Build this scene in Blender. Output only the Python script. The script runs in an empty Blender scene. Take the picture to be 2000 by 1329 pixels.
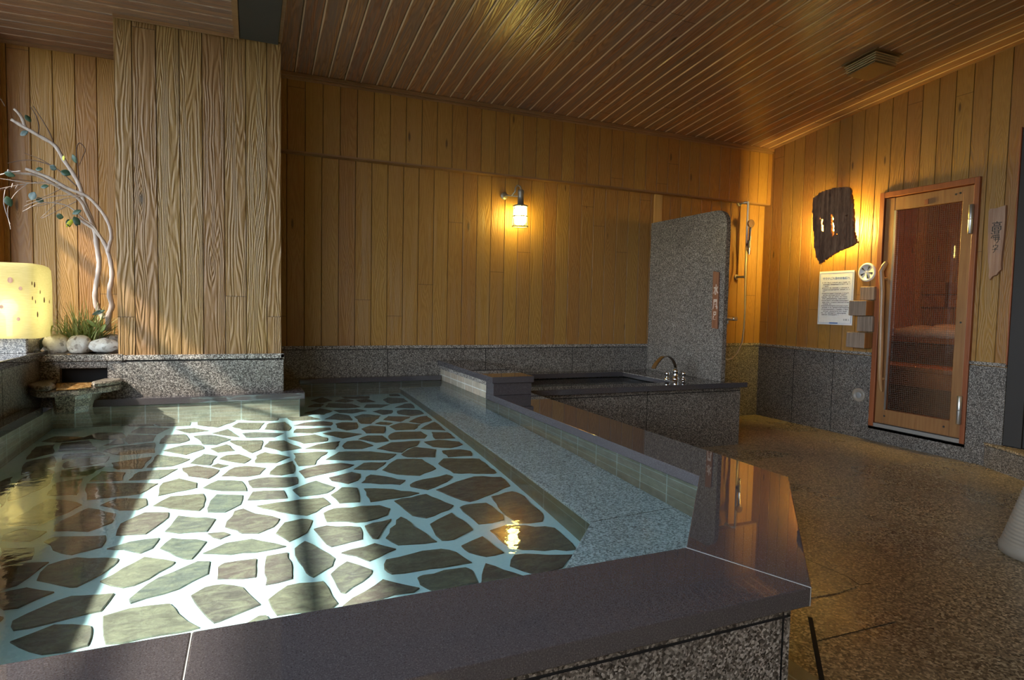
import bpy, bmesh, math, random
from mathutils import Vector, Matrix
random.seed(7)
SC = bpy.context.scene
COL = SC.collection

# ------------------------------------------------------------------ camera
FPX, HC = 1185.44, 1.05
YAW, PITCH, ROLL = 0.405435, -0.0551221, 0.0203126
_F = Vector((math.sin(YAW)*math.cos(PITCH), math.cos(YAW)*math.cos(PITCH), math.sin(PITCH)))
_R0 = _F.cross(Vector((0, 0, 1))).normalized(); _U0 = _R0.cross(_F)
_R = _R0*math.cos(ROLL) + _U0*math.sin(ROLL); _U = -_R0*math.sin(ROLL) + _U0*math.cos(ROLL)
cam = bpy.data.cameras.new('camera'); cam.lens = 36*FPX/2000; cam.sensor_width = 36; cam.clip_start = 0.02
camo = bpy.data.objects.new('camera', cam); COL.objects.link(camo)
m = Matrix.Identity(4)
for i in range(3):
    m[i][0] = _R[i]; m[i][1] = _U[i]; m[i][2] = -_F[i]
m[2][3] = HC
camo.matrix_world = m
SC.camera = camo

# ------------------------------------------------------------------ world, sun, exposure
W = bpy.data.worlds.new('daylight'); SC.world = W; W.use_nodes = True
bg = W.node_tree.nodes['Background']
bg.inputs[0].default_value = (0.72, 0.86, 1.0, 1); bg.inputs[1].default_value = 7.2
sun = bpy.data.lights.new('sun', 'SUN'); sun.energy = 6.4; sun.angle = math.radians(1.4); sun.color = (1.0, 0.93, 0.8)
suno = bpy.data.objects.new('sun', sun); COL.objects.link(suno)
SUN_D = Vector((1.0, 0.52, -1.02)).normalized()
suno.rotation_euler = SUN_D.to_track_quat('-Z', 'Y').to_euler()
sun.cycles.is_caustics_light = True
SC.view_settings.view_transform = 'Standard'; SC.view_settings.look = 'None'
SC.view_settings.exposure = 0.35; SC.view_settings.gamma = 1.0; SC.view_settings.use_curve_mapping = False
cy = SC.cycles
cy.use_denoising = True; cy.max_bounces = 10; cy.diffuse_bounces = 5; cy.glossy_bounces = 5
cy.transmission_bounces = 8; cy.transparent_max_bounces = 12
cy.use_light_tree = False; cy.sample_clamp_indirect = 10.0; cy.caustics_refractive = True; cy.caustics_reflective = False; cy.blur_glossy = 0.1
WX0, WX1, WY0, WY1, WZ0, WZ1 = -1.75, -1.75, -2.6, 4.45, 0.775, 2.575
def portal(name, loc, sx, sy, rot):
    l = bpy.data.lights.new(name, 'AREA'); l.shape = 'RECTANGLE'; l.size = sx; l.size_y = sy
    l.cycles.is_portal = True
    o = bpy.data.objects.new(name, l); COL.objects.link(o); o.location = loc; o.rotation_euler = rot
    return o
portal('window_daylight', (-1.80, (WY0+WY1)/2, (WZ0+WZ1)/2), WZ1-WZ0, WY1-WY0, (0, -math.pi/2, 0))

# ------------------------------------------------------------------ calibrated lines of sight (to read real positions)
def _ray(x, y): return _R*((x-1000)/FPX) - _U*((y-664.5)/FPX) + _F
CP = Vector((0, 0, HC)); ZW = 0.457
def pz(x, y, z): d = _ray(x, y); return CP + d*((z-HC)/d.z)
def py(x, y, Y): d = _ray(x, y); return CP + d*(Y/d.y)
def px(x, y, X): d = _ray(x, y); return CP + d*(X/d.x)
def wz(x, y, z):
    d = _ray(x, y).normalized(); P = CP + d*((ZW-HC)/d.z); n = Vector((0, 0, 1)); c = -d.z; N = 1.33
    t = d/N + n*(c/N - math.sqrt(1-(1-c*c)/N/N))
    return P + t*((z-P.z)/t.z)

# ------------------------------------------------------------------ materials
MATS = {}
class NT:
    def __init__(s, name):
        s.m = bpy.data.materials.new(name); s.m.use_nodes = True; s.t = s.m.node_tree; s.n = s.t.nodes
        s.b = s.n['Principled BSDF']; s.out = s.n['Material Output']; MATS[name] = s.m
    def add(s, ty, **k):
        n = s.n.new(ty)
        for a, v in k.items():
            if isinstance(v, tuple) and a.startswith('i'): pass
            setattr(n, a, v)
        return n
    def L(s, a, b): s.t.links.new(a, b)
    def val(s, n, i, v):
        if hasattr(v, 'is_linked') or isinstance(v, bpy.types.NodeSocket): s.L(v, n.inputs[i])
        else: n.inputs[i].default_value = v
    def math(s, op, a, b=0.0, c=0.0):
        n = s.add('ShaderNodeMath', operation=op); s.val(n, 0, a); s.val(n, 1, b); s.val(n, 2, c); return n.outputs[0]
    def coord(s, which='Object'): return s.add('ShaderNodeTexCoord').outputs[which]
    def mapping(s, v, scale=(1, 1, 1), loc=(0, 0, 0), rot=(0, 0, 0)):
        n = s.add('ShaderNodeMapping'); s.L(v, n.inputs[0]); n.inputs['Scale'].default_value = scale
        n.inputs['Location'].default_value = loc; n.inputs['Rotation'].default_value = rot; return n.outputs[0]
    def noise(s, v, scale=5, detail=3, rough=.5, dist=0):
        n = s.add('ShaderNodeTexNoise'); s.L(v, n.inputs['Vector']); n.inputs['Scale'].default_value = scale
        n.inputs['Detail'].default_value = detail; n.inputs['Roughness'].default_value = rough; n.inputs['Distortion'].default_value = dist
        return n
    def vor(s, v, scale=5, feature='F1'):
        n = s.add('ShaderNodeTexVoronoi', feature=feature); s.L(v, n.inputs['Vector']); n.inputs['Scale'].default_value = scale; return n
    def ramp(s, f, stops, interp='LINEAR'):
        n = s.add('ShaderNodeValToRGB'); s.L(f, n.inputs[0]); n.color_ramp.interpolation = interp
        e = n.color_ramp.elements
        while len(e) < len(stops): e.new(.5)
        for el, (p, c) in zip(e, stops): el.position = p; el.color = (*c, 1) if len(c) == 3 else c
        return n.outputs[0]
    def mix(s, f, a, b, mode='MIX'):
        n = s.add('ShaderNodeMix', data_type='RGBA', blend_type=mode)
        s.val(n, 0, f)
        for i, v in ((6, a), (7, b)):
            if isinstance(v, tuple): n.inputs[i].default_value = (*v, 1)
            else: s.L(v, n.inputs[i])
        return n.outputs[2]
    def bump(s, h, strength=.5, dist=.01, prev=None):
        n = s.add('ShaderNodeBump'); s.L(h, n.inputs['Height']); n.inputs['Strength'].default_value = strength
        n.inputs['Distance'].default_value = dist
        if prev is not None: s.L(prev, n.inputs['Normal'])
        return n.outputs[0]
    def fin(s, col=None, rough=None, normal=None, metal=None, spec=None, ior=None, coat=None):
        b = s.b
        if col is not None: s.val(b, 'Base Color', (*col, 1) if isinstance(col, tuple) else col)
        if rough is not None: s.val(b, 'Roughness', rough)
        if normal is not None: s.L(normal, b.inputs['Normal'])
        if metal is not None: b.inputs['Metallic'].default_value = metal
        if spec is not None: b.inputs['Specular IOR Level'].default_value = spec
        if ior is not None: b.inputs['IOR'].default_value = ior
        if coat is not None: b.inputs['Coat Weight'].default_value = coat; b.inputs['Coat Roughness'].default_value = .1
        return s.m

def siding(name, cols, relief, rough=.45, ringfreq=26.0, vs=.85, us=9.0, edge=None, streak=None, spec=.4, wobble=0.0, knots=True):
    s = NT(name)
    uv = s.coord('UV'); sep = s.add('ShaderNodeSeparateXYZ'); s.L(uv, sep.inputs[0]); u, v = sep.outputs[0], sep.outputs[1]
    idn = s.math('FLOOR', u); fu = s.math('FRACT', u)
    wn = s.add('ShaderNodeTexWhiteNoise', noise_dimensions='1D'); s.L(idn, wn.inputs['W']); rnd = wn.outputs['Value']
    vv = s.math('ADD', s.math('MULTIPLY', v, 1.0), s.math('MULTIPLY', rnd, 37.0))
    # butt joints
    jl = s.math('FRACT', s.math('DIVIDE', s.math('ADD', v, s.math('MULTIPLY', rnd, 3.7)), 3.1))
    seg = s.math('FLOOR', s.math('DIVIDE', s.math('ADD', v, s.math('MULTIPLY', rnd, 3.7)), 3.1))
    joint = s.math('LESS_THAN', jl, .0013)
    cx = s.add('ShaderNodeCombineXYZ')
    s.L(s.math('MULTIPLY', fu, .115), cx.inputs[0]); s.L(vv, cx.inputs[1]); s.L(s.math('ADD', s.math('MULTIPLY', rnd, 11.0), s.math('MULTIPLY', seg, 3.3)), cx.inputs[2])
    nv = s.mapping(cx.outputs[0], scale=(us, vs, 1.0))
    n1 = s.noise(nv, 1.6, 1.2, .4, .15)
    n2 = s.noise(s.mapping(cx.outputs[0], scale=(26, 5.0, 1.0)), 1.0, 2, .6)
    f = s.math('ADD', s.math('MULTIPLY', n1.outputs[0], ringfreq), s.math('MULTIPLY', n2.outputs[0], 1.1))
    # knots pull the rings around them
    kv = s.vor(s.mapping(cx.outputs[0], scale=(7.0, 1.6, 1.0)), 1.0); kd = kv.outputs['Distance']
    f = s.math('ADD', f, s.math('DIVIDE', .9, s.math('ADD', kd, .12)))
    ring = s.math('MULTIPLY_ADD', s.math('SINE', s.math('MULTIPLY', f, 6.2832)), .5, .5)
    fine = s.noise(s.mapping(cx.outputs[0], scale=(260, 6.0, 1.0)), 1.0, 2, .6).outputs[0]
    h = s.math('ADD', s.math('MULTIPLY', ring, .8), s.math('MULTIPLY', fine, .35))
    col = s.mix(s.math('POWER', ring, 1.6), cols[0], cols[1])
    # plank to plank difference
    hv = s.add('ShaderNodeHueSaturation'); s.L(col, hv.inputs['Color'])
    s.L(s.math('MULTIPLY_ADD', rnd, .14, .93), hv.inputs['Value'])
    s.L(s.math('MULTIPLY_ADD', rnd, .012, .494), hv.inputs['Hue']); col = hv.outputs[0]
    if streak is not None:
        st = s.noise(s.mapping(cx.outputs[0], scale=(60, 1.6, 1.0)), 1.0, 4, .7).outputs[0]
        col = s.mix(s.ramp(st, [(.38, (0, 0, 0)), (.62, (1, 1, 1))]), col, streak)
    if knots:
        col = s.mix(s.ramp(kd, [(.035, (1, 1, 1)), (.075, (0, 0, 0))]), col, tuple(c*.35 for c in cols[1]))
    dist_e = s.math('MINIMUM', fu, s.math('SUBTRACT', 1.0, fu))
    if edge is not None:
        e = s.noise(s.mapping(cx.outputs[0], scale=(5, 3, 1)), 1.0, 3).outputs[0]
        em = s.math('LESS_THAN', fu, s.math('MULTIPLY_ADD', e, .09, .045))
        col = s.mix(s.math('MULTIPLY', em, .8), col, edge)
    dk = s.math('MAXIMUM', joint, s.math('LESS_THAN', dist_e, .02))
    col = s.mix(s.math('MULTIPLY', dk, .75), col, tuple(c*.25 for c in cols[1]))
    nb = s.bump(h, relief[0], relief[1])
    return s.fin(col, rough, nb, spec=spec)

siding('wood_siding', ((.34, .168, .041), (.30, .143, .033)), (.35, .004), vs=.5, us=8)
siding('wood_siding_column', ((.27, .148, .052), (.245, .132, .045)), (.7, .006), ringfreq=17, vs=.42, us=8.5)
siding('wood_ceiling', ((.36, .16, .075), (.23, .10, .048)), (.35, .003), rough=.27, edge=(.80, .55, .38), streak=(.21, .13, .10), spec=.6, ringfreq=12)
siding('wood_ceiling_low', ((.32, .15, .08), (.20, .09, .05)), (.3, .003), rough=.35, edge=(.62, .42, .30), streak=(.16, .10, .085), spec=.5, ringfreq=12)
siding('sauna_wood', ((.42, .185, .065), (.33, .13, .045)), (.4, .003), rough=.5, ringfreq=14)

def plainwood(name, c1, c2, axis='Z', rough=.45, scale=1.0, spec=.4, relief=.3, knots=False):
    s = NT(name); co = s.coord('Object')
    sc = {'Z': (40, 40, 2.2), 'Y': (40, 2.2, 40), 'X': (2.2, 40, 40)}[axis]
    v = s.mapping(co, scale=tuple(a*scale for a in sc))
    n = s.noise(v, 1.0, 4, .6, .4).outputs[0]
    big = s.noise(co, 3.0, 2).outputs[0]
    col = s.mix(s.ramp(n, [(.3, (0, 0, 0)), (.7, (1, 1, 1))]), c1, c2)
    hv = s.add('ShaderNodeHueSaturation'); s.L(col, hv.inputs['Color']); s.L(s.math('MULTIPLY_ADD', big, .5, .75), hv.inputs['Value'])
    return s.fin(hv.outputs[0], rough, s.bump(n, relief, .003), spec=spec)
plainwood('door_wood', (.34, .165, .06), (.23, .10, .034))
plainwood('door_wood_red', (.33, .10, .035), (.21, .06, .02))
plainwood('trim_wood', (.30, .155, .07), (.2, .10, .045), 'X')
plainwood('post_wood', (.60, .36, .12), (.48, .27, .08))
plainwood('plaque_wood', (.30, .125, .06), (.2, .08, .04))
plainwood('bark', (.34, .19, .11), (.10, .05, .03), 'Z', .8, 1.0, .2, 1.0)
plainwood('old_board', (.46, .30, .21), (.26, .13, .08), 'Z', .8, 1.0, .2, .8)
plainwood('grey_block', (.38, .27, .19), (.20, .14, .10), 'Z', .75, 1.6, .2, .6)
plainwood('orange_block', (.46, .20, .06), (.30, .115, .03), 'Z', .6, 1.6, .3, .5)
plainwood('driftwood', (.50, .28, .12), (.26, .125, .05), 'Z', .35, 1.0, .6, .4)
plainwood('branch_bark', (.50, .41, .36), (.30, .23, .19), 'Z', .7, 1.0, .3, .8)
plainwood('twig_bark', (.16, .10, .07), (.09, .055, .04), 'Z', .8, 1.0, .3, .4)
plainwood('bench_wood', (.56, .25, .10), (.40, .15, .055), 'Y')

def granite(name, cells, scale=210, rough=.35, spec=.5, bumpy=.15):
    s = NT(name); co = s.coord('Object')
    wob = s.noise(co, 60, 2).outputs['Color']
    v = s.mix(.004, co, wob, 'ADD')
    a = s.vor(v, scale); b = s.noise(co, scale*1.3, 2, .6).outputs[0]
    sep = s.add('ShaderNodeSeparateColor'); s.L(a.outputs['Color'], sep.inputs[0])
    f = s.math('ADD', s.math('MULTIPLY', sep.outputs[0], .75), s.math('MULTIPLY', b, .28))
    col = s.ramp(f, cells, 'LINEAR')
    big = s.noise(co, 2.2, 3).outputs[0]
    hv = s.add('ShaderNodeHueSaturation'); s.L(col, hv.inputs['Color']); s.L(s.math('MULTIPLY_ADD', big, .5, .75), hv.inputs['Value'])
    return s.fin(hv.outputs[0], rough, s.bump(b, bumpy, .002), spec=spec)
GR = [(.16, (.022, .018, .015)), (.36, (.075, .063, .053)), (.58, (.165, .143, .122)), (.78, (.30, .265, .23)), (.93, (.46, .42, .37))]
granite('granite', GR)
granite('granite_smooth', [(p, tuple(min(1, x*1.5) for x in c)) for p, c in GR], 240, .12, .5, .03)
granite('granite_pool', [(.1, (.18, .19, .20)), (.4, (.42, .45, .47)), (.8, (.80, .82, .84))], 190, .5)
granite('granite_scupper', [(.16, (.03, .026, .022)), (.5, (.16, .13, .10)), (.9, (.42, .36, .28))], 220, .3)
granite('pebble', [(.1, (.30, .24, .2)), (.35, (.68, .62, .55)), (.8, (.85, .81, .75))], 60, .7)
granite('mineral_crust', [(.1, (.16, .07, .02)), (.5, (.34, .17, .05)), (.9, (.55, .36, .16))], 90, .15, .7)
# wet terrazzo floor
s = NT('wet_floor'); co = s.coord('Object')
a = s.vor(co, 135); sep = s.add('ShaderNodeSeparateColor'); s.L(a.outputs['Color'], sep.inputs[0])
b = s.noise(co, 260, 2).outputs[0]
col = s.ramp(s.math('ADD', s.math('MULTIPLY', sep.outputs[0], .7), s.math('MULTIPLY', b, .3)),
             [(.12, (.065, .045, .025)), (.4, (.20, .145, .082)), (.68, (.38, .285, .17)), (.9, (.72, .58, .38))])
big = s.noise(co, 1.4, 4).outputs[0]
hv = s.add('ShaderNodeHueSaturation'); s.L(col, hv.inputs['Color']); s.L(s.math('MULTIPLY_ADD', big, .6, .7), hv.inputs['Value'])
rg = s.math('MULTIPLY_ADD', big, .5, .06)
s.fin(hv.outputs[0], rg, s.bump(sep.outputs[1], .25, .002), spec=.55)
# polished black stone
s = NT('black_stone'); co = s.coord('Object'); n = s.noise(co, 420, 3).outputs[0]
col = s.ramp(n, [(.3, (.045, .039, .041)), (.6, (.078, .068, .071)), (.8, (.16, .145, .15))])
s.fin(col, .02, None, spec=.6)
s.b.inputs['IOR'].default_value = 1.6
s = NT('joint_white'); s.fin((.45, .43, .40), .7)
s = NT('joint_dark'); s.fin((.015, .013, .012), .8)
s = NT('black_void'); s.fin((.006, .005, .005), .9)
s = NT('dark_paint'); n = s.noise(s.coord('Object'), 3, 3).outputs[0]
s.fin(s.mix(n, (.022, .018, .015), (.036, .029, .025)), .65)
# crazy paving
s = NT('pool_mortar'); n = s.noise(s.coord('Object'), 90, 3).outputs[0]
s.fin(s.mix(n, (.55, .78, .82), (.72, .87, .89)), .8)
s = NT('flagstone'); co = s.coord('Object')
geo = s.add('ShaderNodeNewGeometry'); rpi = geo.outputs['Random Per Island']
base = s.ramp(rpi, [(0, (.085, .068, .058)), (.25, (.115, .095, .068)), (.5, (.09, .098, .088)), (.75, (.10, .066, .060)), (1, (.14, .13, .095))])
n = s.noise(s.mapping(co, scale=(1, 2.2, 1)), 16, 5, .65, .8).outputs[0]
sp = s.noise(co, 120, 2).outputs[0]
col = s.mix(s.math('MULTIPLY', s.ramp(n, [(.4, (0, 0, 0)), (.7, (1, 1, 1))]), .6), base, (.26, .235, .16))
hv = s.add('ShaderNodeHueSaturation'); s.L(col, hv.inputs['Color']); s.L(s.math('MULTIPLY_ADD', sp, .6, .7), hv.inputs['Value'])
s.fin(hv.outputs[0], .6, s.bump(n, .4, .01))
# slate tiles
def tile(name, c1, c2, grout, w, h, glossy=.35):
    s = NT(name); uv = s.coord('UV')
    br = s.add('ShaderNodeTexBrick'); br.offset = 0.0; s.L(uv, br.inputs[0])
    br.inputs['Color1'].default_value = (*c1, 1); br.inputs['Color2'].default_value = (*c2, 1); br.inputs['Mortar'].default_value = (*grout, 1)
    br.inputs['Scale'].default_value = 1.0; br.inputs['Brick Width'].default_value = w; br.inputs['Row Height'].default_value = h
    br.inputs['Mortar Size'].default_value = .0035
    n = s.noise(s.coord('Object'), 14, 4, .6, .6).outputs[0]
    hv = s.add('ShaderNodeHueSaturation'); s.L(br.outputs[0], hv.inputs['Color']); s.L(s.math('MULTIPLY_ADD', n, 1.1, .45), hv.inputs['Value'])
    s.fin(hv.outputs[0], glossy)
tile('slate_tile', (.38, .335, .25), (.43, .33, .235), (.62, .62, .57), .165, .10)
tile('slate_tile_low', (.24, .21, .13), (.20, .18, .12), (.36, .36, .30), .33, .40)
# metals, plastic
def simple(name, c, rough=.4, metal=0., spec=.5):
    s = NT(name); n = s.noise(s.coord('Object'), 40, 2).outputs[0]
    s.fin(s.mix(n, tuple(x*.93 for x in c), tuple(min(1, x*1.05) for x in c)), rough, metal=metal, spec=spec)
simple('chrome', (.75, .74, .72), .08, 1.0)
simple('brushed_steel', (.50, .47, .43), .35, .9)
simple('lamp_metal', (.30, .27, .22), .4, .6)
simple('white_plastic', (.70, .68, .64), .35)
simple('grey_plastic', (.28, .27, .26), .4)
simple('cream_plastic', (.30, .255, .205), .4)
simple('hose_plastic', (.62, .56, .42), .25)
simple('paper', (.80, .80, .80), .6)
simple('paper_blue', (.12, .22, .50), .6)
simple('ink', (.10, .09, .09), .7)
simple('pale_paint', (.62, .48, .38), .7)
simple('ink_black', (.03, .028, .026), .7)
simple('towel_cloth', (.72, .55, .42), .9)
simple('leaf_dark', (.03, .065, .035), .4)
simple('leaf_blue', (.06, .085, .075), .45, spec=.35)
simple('leaf_yellow', (.62, .60, .05), .5)
simple('grass_green', (.26, .33, .10), .5)
simple('grass_pale', (.45, .47, .18), .5)
simple('soil', (.06, .045, .03), .95)
simple('aluminium_strip', (.32, .30, .27), .45, .3)
simple('vent_bronze', (.20, .12, .055), .45, .2)
simple('vent_louvre', (.55, .42, .26), .4, .2)
simple('window_frame', (.05, .045, .04), .5)
simple('ground_outside', (.20, .21, .16), .9)
# lamp glass / emitters
def emit(name, c, st):
    s = NT(name); e = s.add('ShaderNodeEmission'); e.inputs[0].default_value = (*c, 1); e.inputs[1].default_value = st
    s.L(e.outputs[0], s.out.inputs[0]); return s.m
emit('lamp_glow', (1.0, .78, .17), 52.0)
emit('bulb_glow', (1.0, .72, .15), 700.0)
emit('slit_glow', (1.0, .85, .45), 25.0)
emit('lantern_bulb', (1.0, .86, .42), 11.0)
# lantern skin: translucent fibre sheet
s = NT('lantern_skin'); co = s.coord('Object')
fb = s.noise(s.mapping(co, scale=(30, 30, 220), rot=(0, .5, .3)), 1, 3).outputs[0]
c = s.mix(fb, (.56, .50, .26), (.72, .66, .42))
tr = s.add('ShaderNodeBsdfTranslucent'); s.L(c, tr.inputs[0])
df = s.add('ShaderNodeBsdfDiffuse'); s.L(c, df.inputs[0])
tp = s.add('ShaderNodeBsdfTransparent'); tp.inputs[0].default_value = (1, .85, .4, 1)
m1 = s.add('ShaderNodeMixShader'); m1.inputs[0].default_value = .22; s.L(tr.outputs[0], m1.inputs[1]); s.L(df.outputs[0], m1.inputs[2])
m2 = s.add('ShaderNodeMixShader'); m2.inputs[0].default_value = .06; s.L(m1.outputs[0], m2.inputs[1]); s.L(tp.outputs[0], m2.inputs[2])
s.L(m2.outputs[0], s.out.inputs[0])
# water
def water(name, tint, ripple):
    s = NT(name); co = s.coord('Object')
    g = s.add('ShaderNodeBsdfGlass') if False else None
    n1 = s.noise(s.mapping(co, scale=(9, 9, 1)), 1.0, 2).outputs[0]
    n2 = s.noise(s.mapping(co, scale=(45, 45, 1)), 1.0, 2).outputs[0]
    h = s.math('ADD', n1, s.math('MULTIPLY', n2, .25))
    nb = s.bump(h, 1.0, ripple)
    fr = s.add('ShaderNodeFresnel'); fr.inputs[0].default_value = 1.33; s.L(nb, fr.inputs['Normal'])
    rf = s.add('ShaderNodeBsdfRefraction'); rf.inputs['Color'].default_value = (*tint, 1); rf.inputs['Roughness'].default_value = 0.0; rf.inputs['IOR'].default_value = 1.33
    gl = s.add('ShaderNodeBsdfGlossy'); gl.inputs['Roughness'].default_value = .03; s.L(nb, gl.inputs['Normal'])
    mx = s.add('ShaderNodeMixShader'); s.L(fr.outputs[0], mx.inputs[0]); s.L(rf.outputs[0], mx.inputs[1]); s.L(gl.outputs[0], mx.inputs[2])
    s.L(mx.outputs[0], s.out.inputs[0]); return s.m
water('bath_water', (.79, .90, .91), .0009)
water('cold_water', (.75, .85, .86), .0002)
# wired glass (thin pane)
s = NT('wired_glass'); uv = s.coord('UV'); sep = s.add('ShaderNodeSeparateXYZ'); s.L(uv, sep.inputs[0])
gx = s.math('FRACT', s.math('DIVIDE', sep.outputs[0], .0155)); gy = s.math('FRACT', s.math('DIVIDE', sep.outputs[1], .0155))
grid = s.math('MAXIMUM', s.math('LESS_THAN', gx, .24), s.math('LESS_THAN', gy, .24))
tp = s.add('ShaderNodeBsdfTransparent'); tp.inputs[0].default_value = (.92, .88, .8, 1)
gl = s.add('ShaderNodeBsdfGlossy'); gl.inputs['Roughness'].default_value = .02
fr = s.add('ShaderNodeFresnel'); fr.inputs[0].default_value = 1.7
m1 = s.add('ShaderNodeMixShader'); s.L(fr.outputs[0], m1.inputs[0]); s.L(tp.outputs[0], m1.inputs[1]); s.L(gl.outputs[0], m1.inputs[2])
dm = s.add('ShaderNodeBsdfDiffuse'); dm.inputs[0].default_value = (.13, .10, .075, 1)
m2 = s.add('ShaderNodeMixShader'); s.L(s.math('MULTIPLY', grid, .6), m2.inputs[0]); s.L(m1.outputs[0], m2.inputs[1]); s.L(dm.outputs[0], m2.inputs[2])
s.L(m2.outputs[0], s.out.inputs[0])
M = MATS

# ------------------------------------------------------------------ mesh helpers
class MB:
    """gathers shapes into one mesh; materials by name"""
    def __init__(s): s.v = []; s.f = []; s.mi = []; s.uv = []; s.mats = []; s.sm = []
    def _m(s, mat):
        if mat not in s.mats: s.mats.append(mat)
        return s.mats.index(mat)
    def poly(s, pts, mat, uvs=None, smooth=False):
        i = len(s.v); s.v += [tuple(p) for p in pts]; s.f.append(tuple(range(i, i+len(pts)))); s.mi.append(s._m(mat)); s.sm.append(smooth)
        s.uv.append(uvs if uvs else [(p[0]+p[1], p[2]) for p in pts])
    def grid(s, rows, mat, smooth=True, closed=False, uvf=None):
        i0 = len(s.v); n = len(rows[0])
        for r in rows: s.v += [tuple(p) for p in r]
        for a in range(len(rows)-1):
            for b in range(n if closed else n-1):
                c = (b+1) % n
                q = (i0+a*n+b, i0+a*n+c, i0+(a+1)*n+c, i0+(a+1)*n+b)
                s.f.append(q); s.mi.append(s._m(mat)); s.sm.append(smooth)
                s.uv.append([(s.v[k][0]+s.v[k][1], s.v[k][2]) for k in q])
    def box(s, x0, x1, y0, y1, z0, z1, mat):
        p = [(x0, y0, z0), (x1, y0, z0), (x1, y1, z0), (x0, y1, z0), (x0, y0, z1), (x1, y0, z1), (x1, y1, z1), (x0, y1, z1)]
        s.hexa(p, mat)
    def hexa(s, p, mat):
        i = len(s.v); s.v += [tuple(a) for a in p]
        for q in ((0, 3, 2, 1), (4, 5, 6, 7), (0, 1, 5, 4), (1, 2, 6, 5), (2, 3, 7, 6), (3, 0, 4, 7)):
            s.f.append(tuple(i+k for k in q)); s.mi.append(s._m(mat)); s.sm.append(False)
            s.uv.append([(p[k][0]+p[k][1], p[k][2]) for k in q])
    def prism(s, pts, z0, z1, mat, side=None):
        """pts: CCW xy outline"""
        n = len(pts); i = len(s.v)
        s.v += [(p[0], p[1], z0) for p in pts] + [(p[0], p[1], z1) for p in pts]
        fs = [tuple(i+k for k in reversed(range(n))), tuple(i+n+k for k in range(n))] + [(i+k, i+(k+1) % n, i+n+(k+1) % n, i+n+k) for k in range(n)]
        d = 0
        for j, q in enumerate(fs):
            s.f.append(q); s.mi.append(s._m(mat if j < 2 or side is None else side)); s.sm.append(False)
            if j < 2: s.uv.append([(s.v[k][0], s.v[k][1]) for k in q])
            else:
                k = j-2; a = pts[k]; b = pts[(k+1) % n]; L = math.hypot(b[0]-a[0], b[1]-a[1])
                s.uv.append([(d, z0), (d+L, z0), (d+L, z1), (d, z1)]); d += L
    def wallstrip(s, pts, z0, z1, mat):
        """open vertical strip through xy points, uv in metres"""
        d = 0
        for a, b in zip(pts, pts[1:]):
            L = math.hypot(b[0]-a[0], b[1]-a[1])
            s.poly([(*a, z0), (*b, z0), (*b, z1), (*a, z1)], mat, [(d, z0), (d+L, z0), (d+L, z1), (d, z1)]); d += L
    def tube(s, pts, r, mat, n=8, cap=True):
        pts = [Vector(p) for p in pts]; rs = r if isinstance(r, (list, tuple)) else [r]*len(pts)
        rows = []; up = Vector((0.13, 0.21, 1)).normalized(); prev = None
        for k, p in enumerate(pts):
            t = (pts[min(k+1, len(pts)-1)]-pts[max(k-1, 0)]).normalized()
            if prev is None:
                a = t.cross(up)
                if a.length < .2: a = t.cross(Vector((1, 0, 0)))
            else:
                a = prev - t*prev.dot(t)
            a.normalize(); prev = a; b = t.cross(a)
            rows.append([p+(a*math.cos(2*math.pi*j/n)+b*math.sin(2*math.pi*j/n))*rs[k] for j in range(n)])
        s.grid(rows, mat, True, True)
        if cap: s.poly(list(reversed(rows[0])), mat); s.poly(rows[-1], mat)
    def lathe(s, c, prof, mat, n=24, axis='Z', cap=True):
        """prof: (radius, height) pairs around point c"""
        c = Vector(c); rows = []
        for r, h in prof:
            row = []
            for j in range(n):
                a = 2*math.pi*j/n; ca, sa = r*math.cos(a), r*math.sin(a)
                row.append(c+Vector({'Z': (ca, sa, h), 'X': (h, ca, sa), 'Y': (sa, h, ca)}[axis]))
            rows.append(row)
        s.grid(rows, mat, True, True)
        if cap: s.poly(list(reversed(rows[0])), mat); s.poly(rows[-1], mat)
    def build(s, name, parent=None, bevel=0.0, seg=2, autosmooth=False):
        me = bpy.data.meshes.new(name); me.from_pydata(s.v, [], s.f)
        for mt in s.mats: me.materials.append(M[mt])
        me.polygons.foreach_set('material_index', s.mi); me.polygons.foreach_set('use_smooth', s.sm)
        uvl = me.uv_layers.new(name='UVMap'); k = 0
        for u in s.uv:
            for c in u: uvl.data[k].uv = c; k += 1
        me.update()
        o = bpy.data.objects.new(name, me); COL.objects.link(o)
        if parent is not None:
            o.parent = parent
            root = parent; loc = Vector((0, 0, 0))
            while root is not None: loc = loc + root.location; root = root.parent
            o.location = -loc
        if bevel > 0:
            b = o.modifiers.new('bevel', 'BEVEL'); b.width = bevel; b.segments = seg; b.limit_method = 'ANGLE'; b.angle_limit = math.radians(40)
        return o
def thing(name, label, cat, loc, group=None):
    o = bpy.data.objects.new(name, None); COL.objects.link(o); o.location = loc; o.empty_display_size = .1
    o['label'] = label; o['category'] = cat
    if group: o['group'] = group
    return o
def tag(o, label, cat, group=None):
    o['label'] = label; o['category'] = cat
    if group: o['group'] = group
    return o
def struct(o): o['kind'] = 'structure'; return o

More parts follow.
